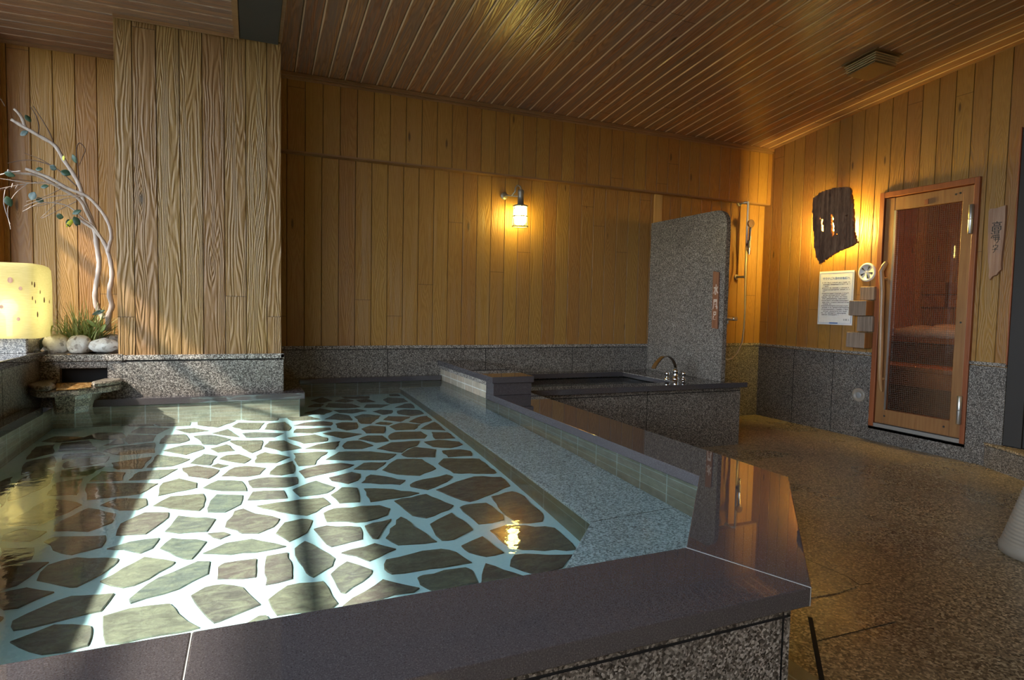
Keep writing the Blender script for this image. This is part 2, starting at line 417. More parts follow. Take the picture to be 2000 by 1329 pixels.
# paneling: real V-grooved boards on a flat or curved face
PW = .119
def panel(mb, origin, du, length, z0, z1, normal, mat, phase=0.0, pw=PW, gw=.0035, gd=.005):
    """vertical boards; origin xy, du unit xy direction, normal xy direction facing the room"""
    o = Vector(origin); du = Vector(du); nn = Vector(normal)
    edges = [0.0]; k = math.ceil(phase/pw)*pw - phase
    if k < .004: k += pw
    while k < length-.004: edges.append(k); k += pw
    edges.append(length)
    for a, b in zip(edges, edges[1:]):
        a2 = a+(gw if a > 0 else 0); b2 = b-(gw if b < length else 0)
        prof = [(a, -gd if a > 0 else 0), (a2, 0), (b2, 0), (b, -gd if b < length else 0)]
        for (p, dp), (q, dq) in zip(prof, prof[1:]):
            if q-p < 1e-6: continue
            A = o+du*p+nn*dp; B = o+du*q+nn*dq
            ua, ub = (p+phase)/pw, (q+phase)/pw
            ua = max(ua, math.floor((a+phase)/pw+1e-6)+1e-4); ub = min(ub, math.floor((a+phase)/pw+1e-6)+1-1e-4)
            mb.poly([(A.x, A.y, z0), (B.x, B.y, z0), (B.x, B.y, z1), (A.x, A.y, z1)], mat, [(ua, z0), (ub, z0), (ub, z1), (ua, z1)])

# ------------------------------------------------------------------ key dimensions
XR, YB = 4.738, 4.673
ZG = 0.70                                   # granite wainscot under its cap
ZT = 0.497                                  # rim top
CEIL = [(4.673, 2.640), (4.4, 2.672), (4.1, 2.708), (3.77, 2.745), (3.4, 2.785), (3.05, 2.822), (2.49, 2.876),
        (1.8, 2.93), (1.0, 2.98), (0.0, 3.02), (-2.9, 3.06)]
def zceil(y):
    for (a, za), (b, zb) in zip(CEIL, CEIL[1:]):
        if b <= y <= a: return za+(zb-za)*(a-y)/(a-b)
    return CEIL[-1][1]

# ------------------------------------------------------------------ the room shell
b = MB(); b.box(-1.9, XR+.1, -2.95, YB+.1, -.4, 0.0, 'wet_floor')
# the floor stops where the pool goes down: build it as pieces around the basin
b = MB()
b.poly([(-2.1, -2.95, 0), (XR+.3, -2.95, 0), (XR+.3, .93, 0), (-2.1, .93, 0)], 'wet_floor')
b.poly([(1.0, .93, 0), (XR+.3, .93, 0), (XR+.3, 1.6, 0), (1.55, 1.6, 0)], 'wet_floor')
b.poly([(1.55, 1.6, 0), (XR+.3, 1.6, 0), (XR+.3, YB+.1, 0), (1.55, YB+.1, 0)], 'wet_floor')
b.box(-2.1, XR+.3, -2.95, .9, -.06, -.002, 'wet_floor')
struct(b.build('floor'))
b = MB(); b.box(-40, -1.95, -40, 40, -.3, -.05, 'ground_outside'); b.box(-40, 40, -40, -3.05, -.3, -.05, 'ground_outside')
struct(b.build('ground_outside'))

# curved main ceiling: tongue-and-groove boards running away from the camera
b = MB(); x = 0.165; k = 0
while x < XR:
    x2 = min(x+.1125, XR+.01)
    for (p, dz), (q, dw) in zip([(x, .007), (x+.006, 0), (x2-.006, 0)], [(x+.006, 0), (x2-.006, 0), (x2, .007)]):
        for (ya, za), (yb2, zb) in zip(CEIL, CEIL[1:]):
            ua, ub = k+(p-x)/.1125, k+(q-x)/.1125
            ua = max(ua, k+1e-4); ub = min(ub, k+1-1e-4)
            b.poly([(p, ya, za+dz), (q, ya, za+dw), (q, yb2, zb+dw), (p, yb2, zb+dz)], 'wood_ceiling',
                   [(ua, -ya), (ub, -ya), (ub, -yb2), (ua, -yb2)])
    x = x2; k += 1
b.box(-2.1, XR+.3, -2.95, YB+.1, 3.12, 3.16, 'dark_paint')
struct(b.build('ceiling'))
# low flat ceiling on the left, boards running sideways
b = MB(); y = YB; k = 0; zl = 2.595
while y > -2.9:
    y2 = y-.112
    for (p, dz), (q, dw) in zip([(y, .007), (y-.006, 0), (y2+.006, 0)], [(y-.006, 0), (y2+.006, 0), (y2, .007)]):
        ua, ub = k+(y-p)/.112, k+(y-q)/.112
        ua = max(ua, k+1e-4); ub = min(ub, k+1-1e-4)
        b.poly([(-2.1, p, zl+dz), (-2.1, q, zl+dw), (-.09, q, zl+dw), (-.09, p, zl+dz)], 'wood_ceiling_low',
               [(ua, -2.1), (ub, -2.1), (ub, -.09), (ua, -.09)])
    y = y2; k += 1
struct(b.build('ceiling'))
# dark beam and its edge boards
b = MB(); b.box(-.062, .150, -2.9, 3.985, 2.583, 3.1, 'dark_paint'); struct(b.build('trim_1', bevel=.004))
b = MB(); b.box(-.092, -.063, -2.9, 3.985, 2.578, 2.63, 'trim_wood'); b.box(.151, .170, -2.9, 3.985, 2.60, 3.1, 'trim_wood')
b.box(-.69, -.062, 3.972, 3.986, 2.577, 2.60, 'trim_wood'); b.box(-1.39, -.69, 4.655, 4.672, 2.575, 2.60, 'trim_wood')
struct(b.build('trim_2'))

# back wall: siding, fascia, wainscot
b = MB()
panel(b, (.165, YB), (1, 0), 3.395-.165, .725, 2.2, (0, -1), 'wood_siding', .055, .1205)
panel(b, (3.48, YB), (1, 0), XR-3.48, .725, 2.2, (0, -1), 'wood_siding', .02, .1205)
b.box(3.395, 3.48, YB-.012, YB, .725, 2.2, 'post_wood')
panel(b, (-1.39, YB), (1, 0), .71, .70, 2.62, (0, -1), 'wood_siding', .09, .1155)
b.box(-2.1, XR+.2, YB+.008, YB+.1, -.4, 3.1, 'dark_paint')
struct(b.build('wall_back'))
b = MB(); YF = 4.60
panel(b, (.165, YF), (1, 0), XR-.165, 2.118, 2.70, (0, -1), 'wood_siding', .055, .1205)
b.box(.165, XR, YF+.003, YB, 2.105, 2.118, 'trim_wood')
struct(b.build('trim_3'))
b = MB(); b.box(.165, XR, YF-.022, YF+.01, 2.622, 2.650, 'trim_wood'); b.box(.165, XR, YF-.010, YF+.01, 2.604, 2.622, 'trim_wood')
struct(b.build('trim_4', bevel=.004))

def granite_run(b, pts, z0, z1, off, joints=(), band=None, mat='granite'):
    """granite facing along an xy polyline; off: unit vector towards the room; joints: distances along; gaps show a dark bed"""
    d = 0
    for (a, c) in zip(pts, pts[1:]):
        a, c = Vector(a), Vector(c); L = (c-a).length; u = (c-a)/L; n = Vector((u.y, -u.x))
        if n.dot(Vector(off)) < 0: n = -n
        b.wallstrip([tuple(a-n*.004), tuple(c-n*.004)], z0, z1, 'joint_dark')
        cuts = [0]+[j-d for j in joints if 0 < j-d < L]+[L]
        rows = [(z0, z1)] if band is None else [(z0, band-.003), (band+.003, z1)]
        for p, q in zip(cuts, cuts[1:]):
            p2 = p+(.0028 if p > 0 else 0); q2 = q-(.0028 if q < L else 0)
            for r0, r1 in (rows if True else rows):
                A = a+u*p2; B = a+u*q2
                b.wallstrip([tuple(A), tuple(B)], r0, r1, mat)
        d += L
b = MB()
granite_run(b, [(.165, 4.655), (XR, 4.655)], 0.0, ZG, (0, -1), (.795, 1.60, 2.41, 3.2, 3.9))
b.box(.165, XR, 4.648, YB, ZG+.007, .732, 'granite_smooth')
struct(b.build('wall_back_granite'))

# right wall with the openings for the sauna door and the dark sliding door
b = MB()
ph = .02
panel(b, (XR, YB), (0, -1), YB-3.436, .70, 3.1, (-1, 0), 'wood_siding', ph, .1195)
panel(b, (XR, 3.436), (0, -1), 3.436-2.690, 2.035, 3.1, (-1, 0), 'wood_siding', ph+YB-3.436, .1195)
panel(b, (XR, 2.690), (0, -1), .23, .70, 3.1, (-1, 0), 'wood_siding', ph+YB-2.690, .1195)
panel(b, (XR, 2.46), (0, -1), 5.4, 2.31, 3.1, (-1, 0), 'wood_siding', ph+YB-2.46, .1195)
panel(b, (XR, .9), (0, -1), 3.84, .0, 2.32, (-1, 0), 'wood_siding', ph+YB-.9, .1195)
for (ya, yb2, za, zb) in ((YB, 3.436, -.2, 3.1), (3.436, 2.69, 2.035, 3.1), (3.436, 2.69, -.2, .10), (2.69, 2.46, -.2, 3.1), (2.46, -2.95, 2.31, 3.1), (2.46, .9, -.2, .165), (.9, -2.95, -.2, 2.31)):
    b.box(XR+.008, XR+.07, yb2, ya, za, zb, 'dark_paint')
struct(b.build('wall_right'))
b = MB()
granite_run(b, [(4.722, 4.655), (4.722, 3.436)], 0, ZG, (-1, 0), (.438, .862), None)
granite_run(b, [(4.722, 3.436), (4.722, 2.690)], 0, .118, (-1, 0), ())
granite_run(b, [(4.722, 2.688), (4.722, 2.46)], 0, ZG, (-1, 0), ())
b.box(4.714, XR, 3.437, 4.655, ZG+.007, .729, 'granite_smooth'); b.box(4.714, XR, 2.46, 2.688, ZG+.007, .729, 'granite_smooth')
b.box(4.722, XR, 2.455, 2.46, 0, .70, 'granite'); b.box(4.722, XR+.02, 2.690, 3.436, .10, .118, 'granite')
struct(b.build('wall_right_granite'))

# wall behind the camera with a wide window, left wall with the tall windows the sun comes through
b = MB()
b.box(-2.1, XR+.3, -2.95, -2.85, -.2, 3.1, 'wood_siding')
struct(b.build('wall_front'))
b = MB()
b.box(-1.95, -1.78, WY1+.02, YB+.1, .7, 2.7, 'dark_paint')
b.box(-1.95, -1.70, -2.95, YB+.1, WZ1, 2.7, 'dark_paint')
b.box(-1.95, -1.62, -2.95, YB+.1, -.2, WZ0-.03, 'granite')
panel(b, (-1.39, 4.53), (0, 1), .15, .70, 2.62, (1, 0), 'wood_siding', 0, .1155)
b.box(-1.78, -1.395, 4.53, 4.66, .7, 2.62, 'wood_siding')
struct(b.build('wall_left'))
b = MB()
for yy in (-2.6, 4.40): b.box(-1.78, -1.73, yy, yy+.05, WZ0, WZ1, 'window_frame')
b.box(-1.78, -1.73, -2.6, 4.45, 2.04, 2.08, 'window_frame')
b.box(-1.78, -1.73, -2.6, 4.45, WZ0-.03, WZ0+.02, 'window_frame'); b.box(-1.78, -1.73, -2.6, 4.45, WZ1-.05, WZ1, 'window_frame')
struct(b.build('window_1'))

# pillar standing at the pool edge
b = MB(); YC = 4.0
panel(b, (-.692, YC), (1, 0), .857, .73, 2.60, (0, -1), 'wood_siding_column', .03, .1155)
panel(b, (.165, YC), (0, 1), YB-YC, .73, 2.75, (1, 0), 'wood_siding_column', .05, .1155)
panel(b, (-.692, YB), (0, -1), YB-YC, .70, 2.60, (-1, 0), 'wood_siding_column', .05, .1155)
b.box(-.686, .158, YC+.006, YB, .4, 3.1, 'dark_paint')
struct(b.build('pillar'))
b = MB()
granite_run(b, [(-.668, 3.985), (.178, 3.985), (.178, 4.655)], .45, ZG-.005, (.4, -1), ())
b.box(-.668, .184, 3.978, 4.0, ZG+.003, .733, 'granite_smooth'); b.box(.160, .184, 3.978, 4.655, ZG+.003, .733, 'granite_smooth')
struct(b.build('pillar_granite', bevel=.004))

# ------------------------------------------------------------------ pool basin
ZF, ZB = -.13, .11
b = MB()
b.poly([(-2.1, .95, ZF), (1.45, .95, ZF), (1.45, 4.66, ZF), (-2.1, 4.66, ZF)], 'pool_mortar')
P1 = [[(30,985),(380,775),(540,790),(650,820),(310,975)],[(360,745),(440,650),(650,615),(600,745)],[(465,605),(475,550),(830,515),(680,595)],
[(670,655),(1240,655),(1100,735),(670,785)],[(690,640),(790,560),(985,570),(960,630)],[(1000,630),(1080,565),(1395,540),(1250,620)],
[(865,495),(1190,445),(1110,540),(910,545)],[(1135,535),(1230,430),(1490,465),(1350,520)],[(800,405),(870,375),(1215,335),(1215,415),(920,435)],
[(805,360),(930,310),(975,345)],[(640,300),(760,260),(960,260),(990,300),(800,320)],[(970,310),(1000,275),(1225,280),(1200,325),(1000,345)],
[(1240,345),(1290,280),(1440,270),(1480,320),(1400,345)],[(1020,260),(1090,220),(1330,225),(1230,270)],[(1200,190),(1490,170),(1485,205),(1250,210)],
[(960,185),(1190,180),(1210,205),(1010,210)],[(1530,165),(1850,165),(1700,220),(1540,200)],[(1370,235),(1520,222),(1640,245),(1480,265)],
[(1510,285),(1640,275),(1810,310),(1690,355),(1590,355)],[(1270,400),(1440,355),(1570,355),(1600,385),(1450,435)],[(1640,385),(1770,350),(1840,400),(1700,415)],
[(1480,500),(1590,425),(1700,440),(1640,515)],[(1420,535),(1540,515),(1720,550),(1630,620),(1470,600)],[(1650,520),(1700,500),(1790,515),(1720,535)],
[(1230,755),(1270,650),(1400,615),(1540,650),(1540,690)],[(1580,690),(1700,630),(1890,635),(1930,715),(1740,715)],
[(780,825),(900,775),(1140,770),(1150,825),(1080,860),(930,865)],[(1190,830),(1330,755),(1590,735),(1610,780),(1560,870)],
[(1620,880),(1640,790),(1690,740),(1900,745),(1880,820),(1760,880)],[(415,1025),(420,980),(690,845),(910,890),(880,960),(690,1030)],
[(900,1060),(935,970),(1130,880),(1320,880),(1320,920),(1140,1050)],[(1280,1030),(1390,905),(1690,930),(1620,1030),(1400,1045)],
[(10,1100),(20,1060),(170,1010),(370,1030),(240,1105)],[(340,1110),(420,1070),(830,1060),(800,1150),(560,1210),(470,1200)],
[(0,1160),(270,1155),(250,1245),(0,1310)],[(830,1165),(1010,1110),(1250,1080),(1190,1160),(1100,1200),(960,1170)],
[(1245,1160),(1340,1080),(1620,1105),(1500,1245),(1440,1245)],[(1620,1045),(1750,1035),(1800,1055),(1720,1090),(1660,1075)],
[(60,800),(130,640),(320,530),(430,560),(400,650),(200,750)],[(0,640),(100,600),(30,820),(0,850)],[(490,500),(560,470),(860,445),(830,490),(500,540)],
[(480,470),(500,430),(780,410),(830,430),(540,458)],[(450,400),(480,340),(700,320),(760,390)],[(160,590),(200,490),(420,440),(440,520)],[(200,470),(280,370),(430,350),(420,420)],
[(320,330),(420,290),(600,290),(720,305),(460,335)]]
P2 = [[(300,240),(580,225),(570,245),(380,248)],[(210,290),(260,262),(470,262),(420,315),(290,318)],[(460,315),(500,265),(630,255),(680,300),(660,325)],
[(50,345),(180,310),(275,375)],[(290,345),(400,335),(620,345),(550,375),(320,378)],[(690,285),(780,260),(930,250),(1000,260),(990,285)],
[(690,340),(710,310),(980,300),(990,315),(840,345)],[(640,225),(800,208),(910,235),(680,248)],[(930,235),(1030,190),(1130,205),(1155,245)],
[(770,190),(900,150),(1000,170),(930,200)],[(1000,165),(1190,155),(1270,170),(1150,190),(1050,185)],[(940,140),(960,110),(1150,115),(1220,140),(1120,150)],
[(1165,215),(1230,195),(1380,205),(1300,270),(1220,270)],[(1020,270),(1070,258),(1190,260),(1190,310),(1110,322),(1030,300)],
[(1220,310),(1290,285),(1415,292),(1400,345),(1260,345)],[(1390,240),(1430,210),(1610,215),(1530,255)],[(1330,270),(1370,255),(1470,265),(1440,280)],
[(1440,290),(1530,262),(1690,275),(1640,315),(1490,320)],[(1590,255),(1680,215),(1790,205),(1810,240),(1690,270)],[(1680,310),(1850,250),(1920,300),(1900,322)],
[(1500,170),(1560,158),(1730,160),(1750,190),(1610,210),(1510,195)],[(1480,145),(1560,115),(1640,110),(1700,130),(1640,150)],
[(1310,175),(1370,160),(1470,165),(1460,190),(1390,200)],[(1240,145),(1260,120),(1450,120),(1380,145)],[(1430,365),(1480,335),(1690,330),(1740,360),(1720,385),(1450,395)],
[(1770,335),(1930,335),(2000,380),(1800,390)],[(920,345),(1010,330),(1230,350),(1080,385)],[(640,380),(860,352),(960,380),(960,405),(770,425)],
[(1195,390),(1270,362),(1390,362),(1440,405),(1340,418)],[(1070,445),(1110,408),(1210,400),(1320,440),(1230,465),(1090,465)],[(780,465),(880,430),(1060,405),(1020,470)],
[(190,400),(450,398),(440,470),(370,500)],[(460,450),(500,405),(620,398),(760,460),(600,485)],[(110,545),(170,515),(270,507),(365,545),(310,580)],
[(390,575),(400,520),(470,490),(670,530),(560,575)],[(125,680),(230,610),(330,598),(480,615),(430,665),(340,682)],[(500,665),(560,600),(690,558),(695,655),(600,672)],
[(690,500),(880,487),(965,490),(870,560),(860,590),(730,602)],[(940,550),(1040,490),(1300,485),(1500,505),(1440,550),(1080,555)],
[(1340,465),(1450,415),(1680,402),(1660,440),(1590,460),(1540,495)],[(1530,510),(1640,450),(1810,470),(1800,532),(1580,530)],
[(730,640),(900,590),(1070,575),(1170,590),(1090,625),(780,695)],[(1160,625),(1240,575),(1420,570),(1340,630)],[(1380,630),(1500,545),(1700,545),(1810,620),(1680,675),(1500,665)],
[(965,690),(1150,645),(1215,660),(1200,710),(1120,738),(990,715)],[(1220,730),(1290,665),(1570,710),(1530,745)],[(1600,745),(1640,720),(1890,665),(1940,680),(1900,720),(1740,785),(1610,760)],
[(335,715),(440,690),(720,685),(730,735),(640,765),(370,770)],[(680,785),(870,712),(1020,765),(960,810),(740,838)],[(330,865),(370,800),(620,790),(650,850)],
[(980,825),(1070,765),(1195,768),(1210,880),(1050,890)],[(1240,775),(1400,775),(1680,810),(1500,850),(1290,880)],[(400,910),(650,875),(930,845),(990,895),(800,985),(650,970)],
[(925,965),(1000,930),(1370,905),(1450,930),(1430,980),(1260,1035),(950,1035)],[(1475,870),(1730,815),(1945,905),(1910,940),(1730,1005),(1620,985),(1560,940)],
[(1010,95),(1090,75),(1170,90),(1100,105)],[(1060,60),(1290,55),(1280,75),(1100,75)],[(1180,85),(1260,75),(1340,100),(1220,105)],[(1390,85),(1430,65),(1620,70),(1650,95),(1450,115)],
[(1430,35),(1580,30),(1600,50),(1450,55)],[(960,40),(1090,30),(1060,50)],[(1110,35),(1280,35),(1290,48),(1110,52)],[(820,90),(920,60),(1000,90),(900,110)],[(800,140),(860,115),(930,115),(910,140)]]
P3 = [[(310,250),(420,235),(590,250),(650,270),(520,300),(380,290)],[(450,320),(600,310),(720,320),(690,360),(500,370)],[(420,420),(460,380),(760,380),(900,490),(860,500),(540,495)],
[(400,625),(620,545),(700,520),(950,520),(990,560),(990,595),(840,660),(670,720)],[(355,890),(530,800),(700,935),(550,1010),(450,1020)],
[(590,760),(640,740),(800,725),(930,820),(940,860),(740,895)],[(835,675),(1000,635),(1090,650),(1250,810),(1240,870),(1050,885),(940,820)],
[(825,940),(950,895),(1340,920),(1510,1090),(1080,1090),(990,1075)],[(600,1060),(770,985),(940,1115),(800,1145),(660,1110)],
[(0,1240),(10,1170),(300,1100),(450,1085),(570,1110),(690,1190),(560,1215),(60,1280)],[(980,1215),(1010,1130),(1480,1130),(1400,1230),(1200,1290)],
[(760,1290),(790,1195),(1100,1300),(1000,1340),(750,1380)],[(260,1310),(300,1290),(640,1230),(690,1250),(740,1350),(400,1420),(280,1360)]]
P5 = [[(150,235),(230,110),(300,90),(400,130),(590,170),(540,235),(420,285),(290,285),(250,260)],[(550,285),(620,200),(760,170),(845,180),(800,280),(660,350)],
[(850,250),(950,222),(1220,235),(1235,330),(990,390),(920,340)],[(1245,225),(1460,170),(1350,325),(1310,325)],[(1405,320),(1530,150),(1820,350),(1510,375)],
[(-20,440),(160,360),(370,325),(640,385),(500,415),(200,450)],[(95,640),(100,550),(150,515),(410,480),(400,625)],[(470,690),(480,460),(650,430),(680,600),(680,640)],
[(700,400),(780,340),(1020,480),(1000,540),(850,625),(790,590),(725,500)],[(1060,435),(1330,360),(1500,405),(1290,500),(1230,480),(1180,460)],
[(980,600),(1110,500),(1310,570),(1290,620),(1100,750),(1060,745)],[(490,800),(640,690),(930,655),(1040,830),(1000,870),(560,925)],
[(1070,850),(1390,640),(1680,710),(1640,740),(1490,760),(1200,860)],[(-112,768),(0,704),(140,680),(300,700),(440,840),(160,952),(72,984),(-40,880)],[(330,985),(420,930),(480,925),(500,945),(480,990)]]
P4 = [[(1000,680),(1230,510),(1550,380),(1645,380),(1630,480),(1400,600),(1020,710)],[(770,540),(1130,345),(1370,385),(1340,420),(1050,570),(960,590)],
[(280,530),(370,410),(600,350),(930,360),(900,410),(600,580),(540,585)],[(-60,460),(100,410),(390,385),(130,570),(-60,625)],[(-60,650),(210,585),(430,620),(140,745),(20,760)],
[(85,850),(560,650),(900,630),(800,770),(100,920)],[(70,1010),(420,875),(710,885),(720,940),(690,1040),(320,1110)],[(800,810),(1000,750),(1330,710),(1400,790),(1560,900),(1400,940),(815,1030)],
[(-60,790),(30,820),(0,850),(-60,860)]]
def stone(b, pts):
    n = len(pts); c = Vector((sum(p.x for p in pts)/n, sum(p.y for p in pts)/n, 0))
    # the outline wanders a little, corners stay
    out = []
    for i in range(n):
        p, q = pts[i], pts[(i+1) % n]; L = (q-p).length; k = max(2, int(L/.035)); e = (q-p); nr = Vector((e.y, -e.x, 0)).normalized()
        for j in range(k):
            t = j/k
            o = nr*random.uniform(-1, 1)*min(.006, L*.05) if j else (c-p).normalized()*min(.005, L*.02)
            w = p+e*t+o; w.z = 0; out.append(w)
    a = sum(out[i].x*out[(i+1) % len(out)].y-out[(i+1) % len(out)].x*out[i].y for i in range(len(out)))
    if a < 0: out.reverse()
    z0, z1 = ZF-.004, ZF+.009
    low = [(p.x, p.y, z0) for p in out]; mid = [(p.x, p.y, z1-.003) for p in out]
    top = [(p.x+(c.x-p.x)*.02, p.y+(c.y-p.y)*.02, z1) for p in out]
    i0 = len(b.v); N = len(out); b.v += low+mid+top; mi = b._m('flagstone')
    for r in range(2):
        for i in range(N):
            j = (i+1) % N; b.f.append((i0+r*N+i, i0+r*N+j, i0+(r+1)*N+j, i0+(r+1)*N+i)); b.mi.append(mi); b.sm.append(False); b.uv.append([(0, 0)]*4)
    b.f.append(tuple(i0+2*N+i for i in range(N))); b.mi.append(mi); b.sm.append(False); b.uv.append([(0, 0)]*N)
for org, PP in (((0, 780), P1), ((400, 760), P2), ((750, 800), P3), ((0, 1000), P4), ((400, 970), P5)):
    for P in PP:
        pts = [wz(org[0]+x/4, org[1]+y/4, ZF+.009) for x, y in P]
        pts = [Vector((min(p.x, 1.03), min(max(p.y, 1.12), 4.6), 0)) for p in pts]
        stone(b, pts)
struct(b.build('pool_floor'))

b = MB()
b.wallstrip([(-.985, 3.93), (-.985, 1.10), (.93, 1.10), (1.39, 1.578), (1.39, 3.62)], ZF, .457, 'slate_tile')
b.wallstrip([(1.385, 3.47), (1.385, 4.63)], ZF, .457, 'slate_tile')
b.wallstrip([(1.39, 4.63), (.27, 4.63), (.27, 3.935), (-1.0, 3.935)], ZF, .457, 'slate_tile')
struct(b.build('pool_wall'))
b = MB()
bo = [(1.045, 1.728), (.46, 1.10), (.93, 1.10), (1.39, 1.578), (1.39, 4.63), (1.045, 4.63)]
t = thing('pool_bench', 'grey granite sitting step under water along right side of the pool', 'step', (1.2, 2.8, ZF))
s1 = MB(); s1.prism([(1.045, 2.752), (1.39, 2.737), (1.39, 4.63), (1.045, 4.63)], ZB-.03, ZB, 'granite_pool'); s1.build('bench_slab', t, .004)
s1 = MB(); s1.prism([(1.045, 1.733), (1.39, 1.733), (1.39, 2.734), (1.045, 2.749)], ZB-.03, ZB, 'granite_pool'); s1.build('bench_slab', t, .004)
s1 = MB(); s1.prism([(.46, 1.105), (.93, 1.105), (1.39, 1.582), (1.39, 1.730), (1.045, 1.730)], ZB-.03, ZB, 'granite_pool'); s1.build('bench_slab', t, .004)
s1 = MB(); s1.prism([(.47, 1.105), (1.38, 1.105), (1.38, 4.62), (1.055, 4.62), (1.055, 1.728)], ZF, ZB-.031, 'slate_tile_low'); s1.build('riser', t)
s1 = MB(); s1.lathe((1.053, 2.62, ZF+.12), [(.018, -.004), (.018, 0)], 'grey_plastic', 16, 'X'); s1.build('drain_nozzle', t)
# water surface
b = MB()
wp = [(-.985, 1.10), (.93, 1.10), (1.389, 1.578), (1.389, 4.63), (.27, 4.63), (.27, 3.935), (-.985, 3.935)]
b.poly([(x, y, ZW-.001) for x, y in wp], 'bath_water', [(x, y) for x, y in wp], smooth=True)
wo = b.build('bath_water'); wo['kind'] = 'structure'; wo.cycles.is_caustics_caster = True
for o in COL.objects:
    if o.name in ('pool_floor', 'pool_wall') or (o.parent and o.parent.name == 'pool_bench'): o.cycles.is_caustics_receiver = True

# ------------------------------------------------------------------ pool rim of polished black stone
ZU = .458
t = thing('bathing_pool_surround', 'polished black stone rim around the bathing pool, glossy and dark', 'pool rim', (1.2, .98, 0))
for P in ([(-2.0, .855), (-.0945, .855), (-.0945, 1.112), (-2.0, 1.112)],
          [(-.0925, .855), (1.033, .855), (.929, 1.112), (-.0925, 1.112)],
          [(.931, 1.112), (1.035, .855), (1.655, 1.478), (1.655, 3.605), (1.372, 3.605), (1.372, 1.587)],
          [(-1.045, 1.113), (-.97, 1.113), (-.97, 3.72), (-1.045, 3.72)]):
    s1 = MB(); s1.prism(P, ZU, ZT, 'black_stone'); s1.build('rim_slab', t, .0025)
s1 = MB(); s1.prism([(.315, 4.598), (1.372, 4.598), (1.372, 4.648), (.315, 4.648)], ZU, ZT, 'black_stone'); s1.build('rim_slab', t, .0025)
s1 = MB(); s1.prism([(-.80, 3.895), (.298, 3.895), (.298, 4.648), (.18, 4.648), (.18, 3.98), (-.80, 3.98)], ZU, ZT, 'black_stone'); s1.build('rim_slab', t, .0025)
s1 = MB()
s1.prism([(-.0945, .856), (-.0925, .856), (-.0925, 1.111), (-.0945, 1.111)], ZU, ZT-.0005, 'joint_white'); s1.build('joint_line', t); s1 = MB()
s1.prism([(.929, 1.111), (1.033, .856), (1.035, .856), (.931, 1.111)], ZU, ZT-.0005, 'joint_white')
s1.build('joint_line', t)
b = MB()
granite_run(b, [(-2.0, .89), (1.02, .89), (1.62, 1.495), (1.62, 3.66)], 0, ZU, (1, -.2), (1.2, 2.4, 3.0, 4.6), .425)
b.wallstrip([(-2.0, 1.10), (-.98, 1.10)], ZU-.4, ZU, 'joint_dark')
struct(b.build('pool_outer_wall'))
# low granite wall and ledge on the left
b = MB()
granite_run(b, [(-1.05, 1.1), (-1.05, 4.0)], .40, .715, (1, 0), (1.6, 2.35))
struct(b.build('wall_left_ledge'))
b = MB(); b.prism([(-1.74, -2.6), (-1.035, -2.6), (-1.035, 4.08), (-1.74, 4.08)], .716, .757, 'black_stone')
o = b.build('window_ledge', bevel=.004); tag(o, 'dark polished stone ledge under the lantern at the left wall', 'ledge')

# ------------------------------------------------------------------ planter with the hot water spout
b = MB()
# front face with a slot
for r in ((-1.05, -.962, .45, .70), (-.742, -.668, .45, .70), (-.962, -.742, .662, .70), (-.962, -.742, .45, .582)):
    b.box(r[0], r[1], 3.985, 4.03, r[2], r[3], 'granite')
b.box(-1.06, -.668, 3.975, 4.055, .702, .738, 'granite_smooth')
struct(b.build('planter_wall', bevel=.003))
b = MB(); b.box(-.965, -.74, 4.028, 4.25, .56, .67, 'black_void'); struct(b.build('spout_channel'))
b = MB(); rows = []
for j in range(9):
    yy = 4.05+j*.077
    rows.append([(-1.39+i*.0702, yy, .725+.018*math.sin(i*1.7+j)+.012*random.random()) for i in range(11)])
b.grid(rows, 'soil'); o = b.build('soil_bed'); o['kind'] = 'stuff'; tag(o, 'dark soil in the corner planter under grass and branches', 'soil')

t = thing('stone_spout', 'rough stone spout slab pouring hot water into the pool corner', 'water spout', (-.9, 3.8, .45))
def blob(rows, mat, name, parent, disp=0.0):
    s1 = MB(); s1.grid(rows, mat, True, True); s1.poly(list(reversed(rows[0])), mat); s1.poly(rows[-1], mat)
    return s1.build(name, parent)
# tray slab outline seen from above, with raised lips
s1 = MB()
out = [(-1.045, 3.985), (-1.048, 3.80), (-.99, 3.70), (-.93, 3.685), (-.905, 3.70), (-.82, 3.72), (-.755, 3.79), (-.70, 3.84), (-.672, 3.90), (-.675, 3.985)]
s1.prism([(x, y) for x, y in reversed(out)][::-1], .545, .578, 'granite_scupper', 'granite_scupper')
s1.build('spout_slab', t, .008)
s1 = MB(); s1.prism([(-1.046, 3.98), (-1.049, 3.79), (-.99, 3.692), (-.93, 3.678), (-.925, 3.76), (-.965, 3.86), (-.975, 3.98)], .579, .606, 'granite_scupper'); s1.build('lip', t, .010, 3)
s1 = MB(); s1.prism([(-.76, 3.98), (-.79, 3.85), (-.765, 3.775), (-.70, 3.83), (-.665, 3.90), (-.67, 3.98)], .579, .606, 'granite_scupper'); s1.build('lip', t, .012, 3)
s1 = MB(); s1.prism([(-.97, 3.98), (-.962, 3.86), (-.923, 3.755), (-.91, 3.697), (-.82, 3.716), (-.775, 3.78), (-.792, 3.85), (-.765, 3.98)], .5785, .586, 'mineral_crust'); s1.build('mineral_crust', t, .003)
s1 = MB(); rows = []
for z, k in ((.38, .80), (.43, .83), (.48, .88), (.52, .97), (.544, 1.0)):
    rows.append([(-.93+(x+.93)*k*(1 if x > -.93 else 1), 3.985-(3.985-y)*k*.93, z) for x, y in [(-.955, 3.985), (-.945, 3.74), (-.925, 3.715), (-.84, 3.73), (-.78, 3.80), (-.765, 3.985)]])
s1.grid(rows, 'granite_scupper', False, True); s1.build('support', t)
s1 = MB()
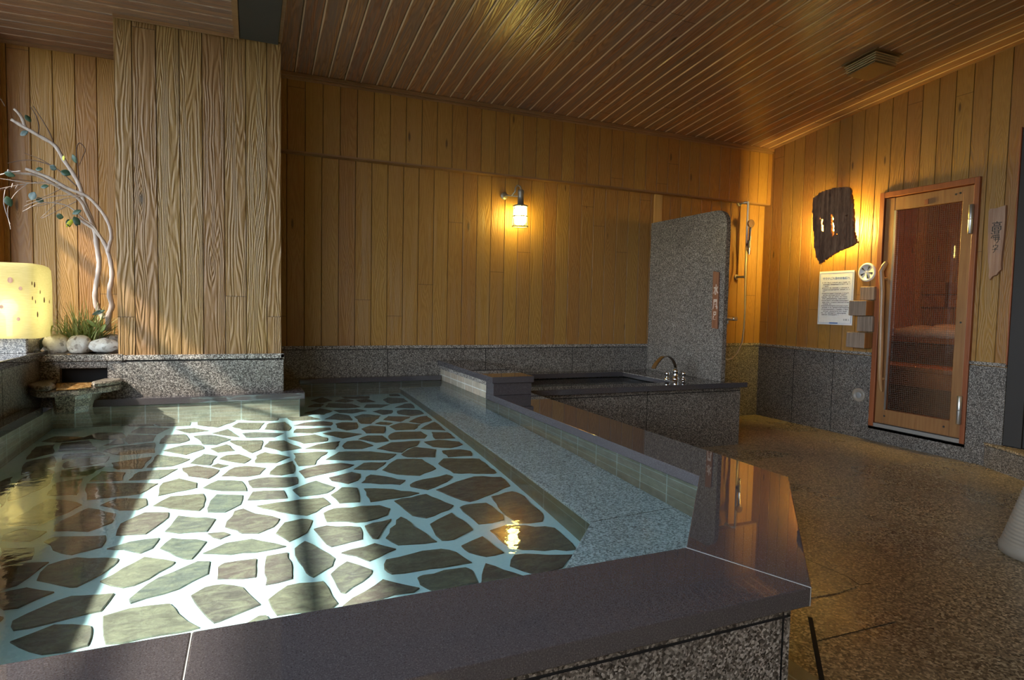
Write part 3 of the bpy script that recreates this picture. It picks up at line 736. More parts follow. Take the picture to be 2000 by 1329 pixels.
rows = [[(-.915+.012*i, 3.70+.006*i-.003*j*j*.1, .586-.0095*j) for i in range(9)] for j in range(14)]

# ------------------------------------------------------------------ taller rim block between pool and cold bath
t = thing('divider_wall', 'raised black topped divider block between hot pool and cold bath', 'divider', (1.5, 4.0, ZT))
s1 = MB(); s1.prism([(1.356, 3.455), (1.642, 3.455), (1.642, 4.647), (1.356, 4.647)], .574, .613, 'black_stone'); s1.build('top_slab', t, .003)
s1 = MB(); s1.prism([(1.372, 3.468), (1.628, 3.468), (1.628, 3.60), (1.372, 3.60)], ZT+.001, .573, 'black_stone'); s1.build('front_panel', t)
s1 = MB(); s1.prism([(1.3795, 3.602), (1.628, 3.602), (1.628, 4.647), (1.3795, 4.647)], ZT-.04, .573, 'slate_tile'); s1.build('core', t)
s1 = MB(); s1.prism([(1.3725, 3.602), (1.379, 3.602), (1.379, 4.645), (1.3725, 4.645)], .545, .573, 'granite_smooth'); s1.build('granite_strip', t)

# ------------------------------------------------------------------ cold bath
t = thing('cold_bath', 'granite cold bath with black rim in front of the back wall', 'bath', (2.6, 4.1, 0))
def slab(P, z0, z1, mat, name, bev=.003): s1 = MB(); s1.prism(P, z0, z1, mat); return s1.build(name, t, bev)
slab([(1.656, 3.606), (3.558, 3.606), (3.558, 3.76), (1.656, 3.76)], ZT-.04, ZT, 'black_stone', 'rim_slab')
slab([(1.644, 4.50), (2.999, 4.50), (2.999, 4.647), (1.644, 4.647)], ZT-.04, ZT, 'black_stone', 'rim_slab')
slab([(3.00, 3.761), (3.558, 3.761), (3.558, 4.647), (3.00, 4.647)], ZT-.04, ZT, 'black_stone', 'rim_slab')
slab([(2.994, 3.762), (2.999, 3.762), (2.999, 4.499), (2.994, 4.499)], ZT-.006, ZT-.0005, 'granite_smooth', 'edge_strip', 0)
s1 = MB(); granite_run(s1, [(1.62, 3.65), (3.53, 3.65), (3.53, 4.647)], 0, ZT-.041, (.3, -1), (1.03, 2.6), .427); s1.build('side_panel', t)
s1 = MB()
for P in ([(1.66, 4.52), (1.66, 3.74), (3.03, 3.74), (3.03, 4.52), (1.66, 4.52)],): s1.wallstrip(P, .05, ZT-.041, 'granite')
s1.poly([(1.66, 3.74, .05), (3.03, 3.74, .05), (3.03, 4.52, .05), (1.66, 4.52, .05)], 'granite'); s1.build('tub_lining', t)
b = MB(); b.poly([(1.661, 3.741, .452), (3.029, 3.741, .452), (3.029, 4.519, .452), (1.661, 4.519, .452)], 'cold_water', [(0, 0), (1.368, 0), (1.368, .778), (0, .778)], smooth=True)
o = b.build('cold_water'); o['kind'] = 'structure'; o.cycles.is_caustics_caster = True

# faucet on the deck
t = thing('bath_faucet', 'chrome arched waterfall faucet with two knobs on cold bath deck', 'faucet', (3.12, 3.93, ZT))
s1 = MB(); s1.lathe((3.12, 3.93, ZT), [(.030, 0), (.030, .006), (.024, .008), (.022, .055), (.025, .06), (.020, .075), (.012, .08)], 'chrome'); s1.build('base', t)
s1 = MB(); rows = []
for k in range(15):
    a = math.pi*.93*k/14; cx = 3.12-.10+.10*math.cos(a); cz = ZT+.06+.125*math.sin(a)
    if k > 11: cx -= .02*(k-11)/3
    th = .009; w = .016+.010*(k/14)
    nx, nz = math.cos(a), math.sin(a)
    rows.append([(cx-nx*th*.5, 3.93-w, cz-nz*th*.5), (cx+nx*th*.5, 3.93-w, cz+nz*th*.5), (cx+nx*th*.5, 3.93+w, cz+nz*th*.5), (cx-nx*th*.5, 3.93+w, cz-nz*th*.5)])
s1.grid(rows, 'chrome', False, True); s1.poly(rows[0], 'chrome'); s1.poly(rows[-1], 'chrome'); s1.build('spout', t, .003)
for xx, yy in ((3.046, 3.942), (3.178, 3.905)):
    s1 = MB(); s1.lathe((xx, yy, ZT), [(.024, 0), (.024, .004), (.012, .008), (.011, .028), (.019, .032), (.020, .052), (.016, .056)], 'chrome'); s1.build('knob', t)

# ------------------------------------------------------------------ granite shower partition and its plaque
t = thing('shower_partition', 'tall grey granite slab partition with rounded top corner', 'partition', (3.38, 4.2, ZT))
prof = [(4.652, ZT+.001), (4.652, 1.836), (3.80, 1.836)]
for k in range(1, 9):
    a = math.pi/2*k/8; prof.append((3.80-.115*math.sin(a), 1.836-.115+.115*math.cos(a)))
prof.append((3.685, ZT+.001))
s1 = MB(); n = len(prof)
A = [(3.36, y, z) for y, z in prof]; B = [(3.40, y, z) for y, z in prof]
s1.poly(A, 'granite'); s1.poly(list(reversed(B)), 'granite')
for k in range(n): s1.poly([A[k], B[k], B[(k+1) % n], A[(k+1) % n]], 'granite')
s1.build('slab', t)

def text_mesh(body, size, origin, xdir, ydir, mat, name, parent, depth=.0008, bold=0.0, stretch=1.0, line=1.0, align='CENTER'):
    cu = bpy.data.curves.new(name, 'FONT'); cu.body = body; cu.size = size; cu.extrude = depth; cu.align_x = align; cu.space_line = line; cu.offset = bold
    tmp = bpy.data.objects.new('tmp', cu); COL.objects.link(tmp)
    dg = bpy.context.evaluated_depsgraph_get(); me = bpy.data.meshes.new_from_object(tmp.evaluated_get(dg))
    bpy.data.objects.remove(tmp); bpy.data.curves.remove(cu)
    X = Vector(xdir); Y = Vector(ydir); Z = X.cross(Y); O = Vector(origin)
    for v in me.vertices: c = v.co; v.co = O+X*c.x*stretch+Y*c.y+Z*c.z
    me.materials.clear(); me.materials.append(M[mat]); me.name = name
    o = bpy.data.objects.new(name, me); COL.objects.link(o); o.parent = parent
    root = parent; loc = Vector((0, 0, 0))
    while root is not None: loc += root.location; root = root.parent
    o.location = -loc; return o
def vertical_text(chars, size, x, y, z0, dz, mat, parent, bold=.0, rot=0.0, stretch=1.0):
    for k, c in enumerate(chars):
        text_mesh(c, size, (x, y, z0-k*dz), (0, -math.cos(rot), math.sin(rot)), (0, math.sin(rot), math.cos(rot)), mat, 'lettering', parent, bold=bold, stretch=stretch)

t = thing('wooden_plaque', 'narrow brown wooden plaque with pale lettering on the granite partition', 'sign', (3.355, 3.79, 1.1))
s1 = MB(); q = [px(1394, 530, 3.352), px(1405, 532, 3.352), px(1402, 643, 3.352), px(1391, 641, 3.352)]
s1.hexa([(3.3445, q[3].y, q[3].z), (3.3445, q[2].y, q[2].z), (3.359, q[2].y, q[2].z), (3.359, q[3].y, q[3].z), (3.3445, q[0].y, q[0].z), (3.3445, q[1].y, q[1].z), (3.359, q[1].y, q[1].z), (3.359, q[0].y, q[0].z)], 'plaque_wood')
bd = s1.build('board', t, .002)
yc = (q[0].y+q[2].y)/2
for c, (cx, cy_) in (('水', (1398, 574)), ('風', (1396.5, 602)), ('呂', (1395.5, 623))):
    P = px(cx, cy_, 3.3435); text_mesh(c, .085 if c != '呂' else .07, (3.3435, P.y, P.z), (0, -1, 0), (0, 0, 1), 'pale_paint', 'lettering', bd, bold=.002, stretch=.62)

# ------------------------------------------------------------------ shower on the back wall
t = thing('wall_shower', 'hand shower on a vertical metal rail with hanging cream hose', 'shower', (4.42, 4.62, .6))
XS, YS = 4.435, 4.585
s1 = MB(); s1.tube([(XS, YS, 2.115), (XS, YS, 1.37)], .0105, 'brushed_steel', 12); s1.build('rail', t)
for z in (2.105, 1.385):
    s1 = MB(); s1.tube([(XS-.008, YS+.004, z), (XS-.03, YS+.03, z), (XS-.035, YB-.014, z)], .011, 'brushed_steel', 10); s1.lathe((XS-.035, YB-.014, z), [(.026, 0), (.026, .012)], 'brushed_steel', 20, 'Y'); s1.build('bracket', t)
s1 = MB(); s1.tube([(XS, YS-.005, 1.70), (XS, YS-.035, 1.70)], .016, 'grey_plastic', 12); s1.tube([(XS, YS-.035, 1.665), (XS, YS-.035, 1.735)], .016, 'grey_plastic', 12); s1.build('holder', t)
s1 = MB(); s1.tube([(XS+.004, YS-.036, 1.60), (XS+.004, YS-.037, 1.72), (XS, YS-.045, 1.84), (XS-.004, YS-.055, 1.885)], [.010, .012, .014, .018], 'chrome', 12)
s1.lathe((XS-.012, YS-.062, 1.895), [(.008, .03), (.036, .018), (.040, 0), (.037, -.006)], 'chrome', 24, 'Y'); s1.build('shower_head', t)
hp = []
for (hx, hy) in ((1457, 484), (1456, 520), (1455.5, 560), (1455, 600), (1453, 640), (1449, 670), (1441, 688), (1430, 700), (1420, 703), (1411, 697), (1404, 680)):
    yy = 4.55-.0012*max(0, hy-520)
    hp.append(py(hx, hy, yy))
s1 = MB(); s1.tube([(XS+.004, YS-.036, 1.61)]+hp, .0075, 'hose_plastic', 10); s1.build('hose', t)
s1 = MB(); P = py(1437, 623, 4.56); z = P.z
s1.tube([(P.x, 4.56, z), (P.x-.26, 4.56, z)], .020, 'chrome', 16); s1.tube([(P.x+.002, 4.56, z), (P.x-.045, 4.56, z)], .024, 'chrome', 16)
s1.tube([(P.x-.05, 4.57, z), (P.x-.05, YB-.014, z)], .014, 'chrome', 12); s1.tube([(P.x-.22, 4.57, z), (P.x-.22, YB-.014, z)], .014, 'chrome', 12)
s1.tube([(P.x-.10, 4.56, z-.01), (P.x-.10, 4.56, z-.05)], .011, 'chrome', 12); s1.build('mixer_valve', t)

# ------------------------------------------------------------------ wall lamp (caged bulkhead) on the back wall
t = thing('wall_lamp', 'caged glass wall lamp glowing yellow on the wooden back wall', 'lamp', (1.98, YB, 1.96))
LX, LY = 1.982, 4.55
s1 = MB(); s1.lathe((LX-.075, YB-.002, 1.955), [(.030, 0), (.030, -.010), (.012, -.014)], 'lamp_metal', 20, 'Y'); s1.build('wall_plate', t)
s1 = MB(); pts = [(LX-.075, YB-.01, 1.955), (LX-.072, YB-.06, 1.952), (LX-.045, YB-.09, 1.945), (LX-.028, LY, 1.975), (LX-.026, LY, 2.005), (LX-.008, LY, 2.028), (LX+.016, LY, 2.022), (LX+.024, LY, 2.0)]
s1.tube(pts, .007, 'lamp_metal', 10); s1.tube([(LX-.045, YB-.09, 1.945), (LX+.01, LY, 1.94)], .006, 'lamp_metal', 8); s1.build('hook', t)
s1 = MB(); s1.lathe((LX+.022, LY, 1.86), [(.050, 0), (.050, .012), (.026, .016), (.024, .10), (.027, .105), (.027, .125), (.020, .135)], 'lamp_metal', 24); s1.build('socket', t)
s1 = MB(); s1.lathe((LX+.02, LY, 1.715), [(.030, 0), (.046, .012), (.050, .03), (.050, .11), (.046, .143)], 'lamp_glow', 24); s1.build('glass', t)
s1 = MB()
for z, r in ((1.862, .058), (1.70, .064), (1.78, .060)):
    s1.tube([(LX+.02+r*math.cos(a*math.pi/12), LY+r*math.sin(a*math.pi/12), z) for a in range(25)], .0045 if z < 1.8 else .006, 'lamp_metal', 8, False)
for k in range(6):
    a = k*math.pi/3+.3
    s1.tube([(LX+.02+.058*math.cos(a), LY+.058*math.sin(a), 1.862), (LX+.02+.060*math.cos(a), LY+.060*math.sin(a), 1.78), (LX+.02+.064*math.cos(a), LY+.064*math.sin(a), 1.70)], .003, 'lamp_metal', 6)
s1.build('cage', t)

# two more unseen lamps: right one inferred from floor glow, other added as fill
def copy_tree(o, parent=None):
    c = o.copy(); COL.objects.link(c); c.parent = parent
    for ch in list(o.children): copy_tree(ch, c)
    return c
wl = t
for loc, rz, lab in (((XR-.002, .25, 1.9), -math.pi/2, 'caged glass wall lamp on the right wall near the entrance door'), ((.6, -2.848, 2.0), math.pi, 'caged glass wall lamp added out of view opposite the baths as warm fill')):
    c = copy_tree(wl); c.location = loc; c.rotation_euler = (0, 0, rz); c['label'] = lab

# ------------------------------------------------------------------ right wall: bark slab lamp
t = thing('bark_wall_lamp', 'rough dark bark slab lamp glowing on the right wooden wall', 'lamp', (4.70, 3.85, 1.85))
XL = 4.56; BX = 4.645
ol = [(1587, 387), (1601, 376), (1627, 367.5), (1655, 365.5), (1660, 372), (1663, 420), (1666, 455), (1668.5, 474), (1660, 481), (1636, 491), (1612, 506), (1599, 516), (1592, 497), (1586.5, 450), (1585.5, 410)]
O3 = [px(x, y, XL) for x, y in ol]
holes = [[(1601, 427), (1605, 428), (1607.5, 452), (1603, 452)], [(1620.5, 418), (1625.5, 420), (1630.5, 455), (1630, 462), (1625.5, 460)], [(1631.5, 456), (1635, 455.5), (1635.5, 459.5), (1632, 460)], [(1650, 421.5), (1654, 419), (1654.5, 421), (1651, 423)]]
H3 = [[(px(x, y, XL).y, px(x, y, XL).z) for x, y in h] for h in holes]
def inside(p, poly):
    r = False; n = len(poly)
    for i in range(n):
        (a, b_), (c, d) = poly[i], poly[(i+1) % n]
        if (b_ > p[1]) != (d > p[1]) and p[0] < (c-a)*(p[1]-b_)/(d-b_)+a: r = not r
    return r
oy = [(p.y, p.z) for p in O3]; ymin, ymax = min(p[0] for p in oy), max(p[0] for p in oy); zmin, zmax = min(p[1] for p in oy), max(p[1] for p in oy)
NY, NZ = 90, 120; cell = {}
for i in range(NY):
    for j in range(NZ):
        c = (ymin+(i+.5)*(ymax-ymin)/NY, zmin+(j+.5)*(zmax-zmin)/NZ)
        cell[i, j] = inside(c, oy) and not any(inside(c, h) for h in H3)
def bx(i, j):
    y = ymin+i*(ymax-ymin)/NY; z = zmin+j*(zmax-zmin)/NZ
    rd = .008*math.sin(i*.9+1.5*math.sin(j*.05))+.006*math.sin(i*2.3+j*.07)+.004*math.sin(j*.4+i)
    return XL+rd+.012*((i/NY-.5)*2)**2, y, z
s1 = MB(); vid = {}
def vv_(i, j, back):
    if (i, j, back) not in vid:
        x, y, z = bx(i, j); vid[i, j, back] = len(s1.v); s1.v.append((x+(.028 if back else 0), y, z))
    return vid[i, j, back]
mi = s1._m('bark')
def addq(q): s1.f.append(q); s1.mi.append(mi); s1.sm.append(True); s1.uv.append([(0, 0)]*4)
for (i, j), on in cell.items():
    if not on: continue
    addq((vv_(i, j, 0), vv_(i, j+1, 0), vv_(i+1, j+1, 0), vv_(i+1, j, 0))); addq((vv_(i, j, 1), vv_(i+1, j, 1), vv_(i+1, j+1, 1), vv_(i, j+1, 1)))
    for (di, dj, e) in ((-1, 0, ((i, j), (i, j+1))), (1, 0, ((i+1, j+1), (i+1, j))), (0, -1, ((i+1, j), (i, j))), (0, 1, ((i, j+1), (i+1, j+1)))):
        if not cell.get((i+di, j+dj), False):
            a, c = e; addq((vv_(*a, 0), vv_(*a, 1), vv_(*c, 1), vv_(*c, 0)))
s1.build('bark_slab', t)
PB = px(1628, 440, BX); PB.y += .012
s1 = MB(); s1.lathe((BX, PB.y, PB.z-.05), [(.006, -.06), (.020, -.045), (.024, .0), (.024, .09), (.014, .11)], 'bulb_glow', 16); s1.build('bulb', t)
s1 = MB(); s1.lathe((BX, PB.y, PB.z+.062), [(.018, 0), (.018, .05)], 'white_plastic', 16); s1.box(BX-.01, XR, PB.y-.015, PB.y+.015, PB.z+.10, PB.z+.13, 'white_plastic'); s1.box(XL+.02, BX, PB.y-.006, PB.y+.006, PB.z+.112, PB.z+.124, 'lamp_metal'); s1.build('socket', t)

# notice sheet
t = thing('paper_notice', 'laminated white notice sheet with blue heading beside the sauna door', 'notice', (XR, 3.8, 1.18))
a_, c_, d_, e_ = px(1602, 531.5, 4.732), px(1668.5, 527.5, 4.732), px(1664.5, 636, 4.732), px(1595.5, 633.5, 4.732)
y0, y1, z0, z1 = (a_.y+e_.y)/2, (c_.y+d_.y)/2, (e_.z+d_.z)/2, (a_.z+c_.z)/2
s1 = MB(); s1.box(4.731, 4.737, y1, y0, z0, z1, 'paper'); sh = s1.build('sheet', t, .001)
Wd, Hd = y0-y1, z1-z0
def NP(u, v): return (4.7302, y0-u*Wd, z1-v*Hd)
text_mesh('サウナご入浴のお客様へ', Wd*.072, NP(.5, .155), (0, -1, 0), (0, 0, 1), 'paper_blue', 'heading', sh, .0003, .0004)
s1 = MB(); random.seed(5)
def inkbar(u0, u1, v, h, mat='ink'):
    A = NP(u0, v); B = NP(u1, v+h); s1.box(4.7296, 4.7308, B[1], A[1], B[2], A[2], mat)
for k, (st, en) in enumerate([(0, .95), (.03, .97), (.03, .22), (0, .92), (.03, .96), (.03, .12), (0, .93), (.04, .85), (0, .97), (.03, .9), (0, .95), (.03, .96), (.03, .34), (0, .93), (.03, .97), (0, .95), (.04, .92), (.0, .88), (.03, .62)]):
    v = .205+k*.0335; u = .10+st*.82
    while u < .10+en*.82:
        w = random.uniform(.010, .024)
        if random.random() < .88: inkbar(u, u+w, v+random.uniform(0, .004), random.uniform(.008, .015))
        u += w+.007
s1.build('body_text', sh)
text_mesh('支 配 人', Wd*.05, NP(.84, .915), (0, -1, 0), (0, 0, 1), 'ink', 'signature', sh, .0003)
s1 = MB()
inkbar(.03, .97, .035, .003, 'paper_blue'); inkbar(.03, .97, .965, .003, 'paper_blue'); inkbar(.36, .60, .955, .025, 'paper_blue')
inkbar(.03, .037, .035, .93, 'paper_blue'); inkbar(.963, .97, .035, .93, 'paper_blue'); s1.build('border', sh)

# round vent
P = px(1691.5, 532, 4.72)
t = thing('round_wall_vent', 'round white plastic wall vent with radial slots left of the sauna door', 'vent', (XR, P.y, P.z))
s1 = MB(); s1.lathe((XR-.001, P.y, P.z), [(.078, 0), (.078, -.008), (.070, -.015), (.060, -.012), (.060, -.010), (.001, -.012)], 'white_plastic', 40, 'X', False); dc = s1.build('disc', t)
for k in range(5):
    a = math.radians(62+72*k+(6 if k % 2 else 0)); s1 = MB(); pts = []
    for r, w in ((.016, .001), (.054, .0075)):
        for sg in (1, -1): pts.append((XR-.0145, P.y-(r*math.cos(a)-sg*w*math.sin(a)), P.z+(r*math.sin(a)+sg*w*math.cos(a))))
    i = [pts[0], pts[1], pts[3], pts[2]]
    s1.hexa([(p[0]+.004, p[1], p[2]) for p in i]+[(p[0], p[1], p[2]) for p in i], 'joint_dark'); s1.build('slot', dc)
s1 = MB(); s1.lathe((XR-.012, P.y, P.z), [(.010, 0), (.008, -.008)], 'white_plastic', 16, 'X'); s1.build('hub', dc)

# stack of wooden blocks
t = thing('hanging_wood_blocks', 'column of four weathered wood blocks hung beside the sauna door handle', 'wall ornament', (XR, 3.52, 1.0))
for (x0_, x1_, ya_, yb_, dp, mat, side) in ((1680, 1710, 560, 587, .05, 'grey_block', None), (1658, 1710, 587, 617, .10, 'grey_block', 'o'), (1674, 1706, 617, 648, .05, 'grey_block', None), (1653, 1708, 648, 679, .10, 'grey_block', 'o')):
    xf = XR-dp
    A = px(x0_, ya_, xf); 
    if side: Bx = px(x0_+(x1_-x0_)*.66, ya_, xf)
    else: Bx = px(x1_-2, ya_, xf)
    Dn = px(x0_+3, yb_, xf)
    s1 = MB(); s1.box(xf, XR-.001, Bx.y, A.y, Dn.z+.002, A.z-.002, mat)
    if side: s1.mi[2] = s1._m('orange_block')
    s1.build('block', t, .006)

# vertical board sign right of the door
t = thing('board_sign', 'weathered vertical board sign with brushed black lettering right of the sauna door', 'sign', (XR, 2.58, 1.55))
ol = [(1931, 412), (1934, 408), (1945, 407), (1955, 404), (1964, 401), (1963, 430), (1960, 465), (1956, 500), (1954.5, 518), (1955, 527), (1949, 532), (1946, 537), (1938, 540), (1933, 547), (1930.5, 540), (1932, 528), (1930, 512), (1929, 490), (1929.5, 450)]
O3 = [px(x, y, 4.716) for x, y in ol]
s1 = MB(); s1.poly([(4.716, p.y, p.z) for p in O3], 'old_board'); n = len(O3)
for k in range(n):
    p, q = O3[k], O3[(k+1) % n]; s1.poly([(4.716, p.y, p.z), (4.736, p.y, p.z), (4.736, q.y, q.z), (4.716, q.y, q.z)], 'old_board')
bd = s1.build('board', t)
for c, cx, cyy, sz in (('高', 1946.5, 449, .068), ('温', 1943.5, 464.5, .062), ('サ', 1946.5, 475, .048), ('ウ', 1944, 487, .042), ('ナ', 1942.5, 493.5, .042)):
    P = px(cx, cyy, 4.7145); text_mesh(c, sz, (4.7145, P.y, P.z), (0, -1, 0), (0, 0, 1), 'ink_black', 'lettering', bd)

# round outlet cap low on the granite
P = px(1678, 772, 4.72)
t = thing('round_outlet', 'round pale plastic outlet cap low on the granite wall', 'outlet', (4.722, P.y, P.z))
s1 = MB(); s1.lathe((4.721, P.y, P.z), [(.058, 0), (.058, -.010), (.050, -.014), (.036, -.014), (.033, -.009), (.024, -.009)], 'cream_plastic', 36, 'X', False); dc = s1.build('ring', t)
s1 = MB(); s1.lathe((4.719, P.y, P.z), [(.030, 0), (.028, -.006), (.014, -.010), (.001, -.010)], 'grey_plastic', 24, 'X', False); s1.build('nozzle', dc)

# ------------------------------------------------------------------ sauna door (wooden, wired glass)
t = bpy.data.objects.new('door_1', None); COL.objects.link(t); t.location = (XR, 3.06, .12); struct(t)
YL, YR, ZD0, ZD1 = 3.434, 2.692, .122, 2.034
s1 = MB(); xf0, xf1 = XR-.022, XR+.06
s1.box(xf0, xf1, YL-.042, YL, ZD0, ZD1, 'door_wood_red'); s1.box(xf0, xf1, YR, YR+.034, ZD0, ZD1, 'door_wood_red')
s1.box(xf0, xf1, YR+.034, YL-.042, ZD1-.045, ZD1, 'door_wood_red'); s1.build('frame', t, .003)
s1 = MB(); s1.box(XR-.018, xf1, YR+.034, YL-.042, ZD0, ZD0+.030, 'aluminium_strip'); s1.build('sill', t, .002)
xd0, xd1 = XR-.012, XR+.03
s1 = MB(); s1.box(xd0, xd1, YL-.125, YL-.050, ZD0+.036, ZD1-.052, 'door_wood'); s1.build('stile', t, .003)
s1 = MB(); s1.box(xd0, xd1, YR+.038, YR+.112, ZD0+.036, ZD1-.052, 'door_wood'); s1.build('stile', t, .003)
s1 = MB(); s1.box(xd0+.001, xd1, YR+.113, YL-.126, ZD1-.155, ZD1-.053, 'door_wood'); s1.build('top_rail', t, .002)
s1 = MB(); s1.box(xd0+.001, xd1, YR+.113, YL-.126, ZD0+.037, ZD0+.152, 'door_wood'); s1.build('bottom_rail', t, .002)
s1 = MB(); s1.box(xd0-.005, xd0+.004, YL-.140, YL-.126, ZD0+.153, ZD1-.156, 'brushed_steel'); s1.build('edge_strip', t)
g0, g1, gz0, gz1 = YR+.112, YL-.126, ZD0+.150, ZD1-.152
s1 = MB(); s1.poly([(XR+.006, g1, gz0), (XR+.006, g0, gz0), (XR+.006, g0, gz1), (XR+.006, g1, gz1)], 'wired_glass', [(0, 0), (g1-g0, 0), (g1-g0, gz1-gz0), (0, gz1-gz0)]); s1.build('glass_pane', t)
for z0_, z1_ in ((1.635, 1.842), (.263, .47)):
    zc = (z0_+z1_)/2
    s1 = MB(); s1.lathe((XR-.032, YR+.038, z0_), [(.014, 0), (.016, .003), (.016, .100)], 'brushed_steel', 20); s1.lathe((XR-.032, YR+.038, zc), [(.016, .002), (.016, (z1_-z0_)/2-.003), (.013, (z1_-z0_)/2)], 'brushed_steel', 20)
    s1.box(XR-.030, XR-.020, YR+.030, YR+.046, z0_+.01, z1_-.01, 'brushed_steel'); s1.build('hinge', t)
for yy, zz in ((YL-.10, ZD0+.10), (YR+.15, ZD0+.10), (YR+.075, 1.0), (YR+.16, ZD1-.10), (YR+.13, ZD1-.095)):
    s1 = MB(); s1.lathe((xd0+.002, yy-.03 if zz < .3 and yy > 3 else yy, zz), [(.008, 0), (.007, -.004)], 'dark_paint', 12, 'X'); s1.build('plug', t)
s1 = MB(); s1.box(xd0-.006, xd0, 3.045, 3.075, ZD1-.145, ZD1-.105, 'door_wood_red'); s1.build('wood_peg', t, .002)
# crooked driftwood door handle
hp = [((1731, 514), .036, .018), ((1727, 519), .05, .020), ((1721, 530), .06, .020), ((1722, 545), .055, .021), ((1723, 570), .05, .020), ((1722, 600), .052, .018), ((1721, 640), .05, .018), ((1720, 680), .05, .019), ((1719, 715), .048, .018), ((1718.5, 740), .045, .016), ((1720, 758), .036, .014), ((1721.5, 765), .03, .008)]
s1 = MB(); s1.tube([px(q[0], q[1], XR-d) for q, d, r in hp], [r for q, d, r in hp], 'driftwood', 14)
for (q, d, r) in (hp[3], hp[9]):
    P = px(q[0], q[1], XR-d); s1.tube([P, (XR-.012, P.y-.012, P.z)], .012, 'driftwood', 10)
s1.build('handle', t)
# sauna cabin seen through the glass
b = MB()
X0, X1, Y0_, Y1_, Z0_, Z1_ = XR+.072, 6.25, 2.3, 4.03, .08, 2.15
panel(b, (X1, Y1_), (0, -1), Y1_-Y0_, Z0_, Z1_, (-1, 0), 'sauna_wood', 0, .1)
panel(b, (X0, Y1_), (1, 0), X1-X0, Z0_, Z1_, (0, -1), 'sauna_wood', 0, .1)
panel(b, (X0, Y0_), (1, 0), X1-X0, Z0_, Z1_, (0, 1), 'sauna_wood', 0, .1)
b.poly([(X0, Y0_, Z0_), (X1, Y0_, Z0_), (X1, Y1_, Z0_), (X0, Y1_, Z0_)], 'trim_wood'); b.poly([(X0, Y0_, Z1_), (X1, Y0_, Z1_), (X1, Y1_, Z1_), (X0, Y1_, Z1_)], 'sauna_wood')
b.box(X0, X1+.1, Y1_+.01, Y1_+.05, 0, 2.2, 'dark_paint'); b.box(X1+.02, X1+.06, Y0_, Y1_, 0, 2.2, 'dark_paint')
struct(b.build('sauna_wall'))
b = MB(); b.box(X1-.03, X1-.008, Y0_, Y1_, 1.13, 1.245, 'sauna_wood'); b.box(X1-.03, X1-.008, Y0_, Y1_, 1.255, 1.37, 'sauna_wood'); tag(b.build('bench_backrest', bevel=.003), 'orange wooden backrest boards above the upper sauna bench', 'backrest')
t = thing('sauna_bench', 'upper wooden sauna bench seen through the door glass', 'bench', (5.95, 3.2, .1))
s1 = MB(); s1.box(5.70, 6.2, Y0_+.01, Y1_-.01, .865, .905, 'bench_wood'); s1.build('seat', t, .004)
s1 = MB(); s1.box(5.72, 5.74, Y0_+.01, Y1_-.01, .79, .862, 'bench_wood'); s1.build('apron', t)
s1 = MB(); s1.box(5.76, 6.2, Y0_+.02, Y1_-.02, .085, .78, 'trim_wood'); s1.build('base', t)
t = thing('sauna_bench', 'lower wooden sauna bench seen through the door glass', 'bench', (5.5, 3.2, .1))
s1 = MB(); s1.box(5.30, 5.69, Y0_+.01, Y1_-.01, .555, .595, 'bench_wood'); s1.build('seat', t, .004)
s1 = MB(); s1.box(5.32, 5.34, Y0_+.01, Y1_-.01, .42, .553, 'bench_wood'); s1.build('apron', t)
s1 = MB(); s1.box(5.36, 5.68, Y0_+.02, Y1_-.02, .085, .415, 'trim_wood'); s1.build('base', t)
b = MB(); rows = []
for j in range(40):
    y = 2.5+j*.037
    w = .012*math.sin(j*1.1)+.01*math.sin(j*.37)+(.035 if 27 < j < 31 else 0)
    rows.append([(5.676, y, .845+w*.2), (5.684, y, .90), (5.70, y, .918), (5.80, y, .925+w), (6.0, y, .935+w), (6.15, y, .93)])
b.grid(rows, 'towel_cloth'); o = b.build('towel'); tag(o, 'pale towel spread over the upper sauna bench', 'towel')
so = o.modifiers.new('thick', 'SOLIDIFY'); so.thickness = .008
l = bpy.data.lights.new('sauna_lamp', 'POINT'); l.energy = 13; l.color = (1, .62, .28); l.shadow_soft_size = .06
t = thing('sauna_lamp', 'small warm lamp inside the sauna cabin', 'lamp', (5.35, 2.42, 1.75))
s1 = MB(); s1.lathe((5.35, Y0_+.012, 1.75), [(.06, 0), (.06, .02), (.03, .035)], 'lamp_metal', 20, 'Y'); s1.build('base', t)
lo = bpy.data.objects.new('sauna_light', l); COL.objects.link(lo); lo.parent = t; lo.location = (0, .04, 0)

# ------------------------------------------------------------------ dark sliding door and its step at the right edge
t = bpy.data.objects.new('door_2', None); COL.objects.link(t); t.location = (XR, 1.8, .17); struct(t)
s1 = MB(); s1.box(XR-.02, XR+.06, 2.455, 2.462, .72, 2.315, 'door_wood_red'); s1.box(XR-.012, XR+.06, 2.345, 2.453, .17, 2.31, 'dark_paint'); s1.build('frame', t, .002)
s1 = MB(); s1.box(XR, XR+.05, 1.55, 2.344, .17, 2.31, 'dark_paint'); s1.build('door_panel', t, .003)
s1 = MB(); s1.box(XR+.01, XR+.06, .9, 1.549, .17, 2.31, 'dark_paint'); s1.build('door_panel', t, .003)
s1 = MB(); s1.box(XR-.01, XR+.06, .9, 2.344, 2.312, 2.36, 'door_wood_red'); s1.build('lintel', t)
t = thing('entry_step', 'low granite step in front of the dark door at right edge', 'step', (4.5, 2.0, 0))
s1 = MB(); s1.prism([(4.70, 2.545), (4.15, 1.42), (4.15, .88), (XR-.02, .88), (XR-.02, 2.56)], .0, .150, 'granite'); s1.build('riser', t)
s1 = MB(); s1.prism([(4.70, 2.55), (4.145, 1.415), (4.145, .87), (XR-.02, .87), (XR-.02, 2.565)], .152, .168, 'wet_floor'); s1.build('tread', t, .003)

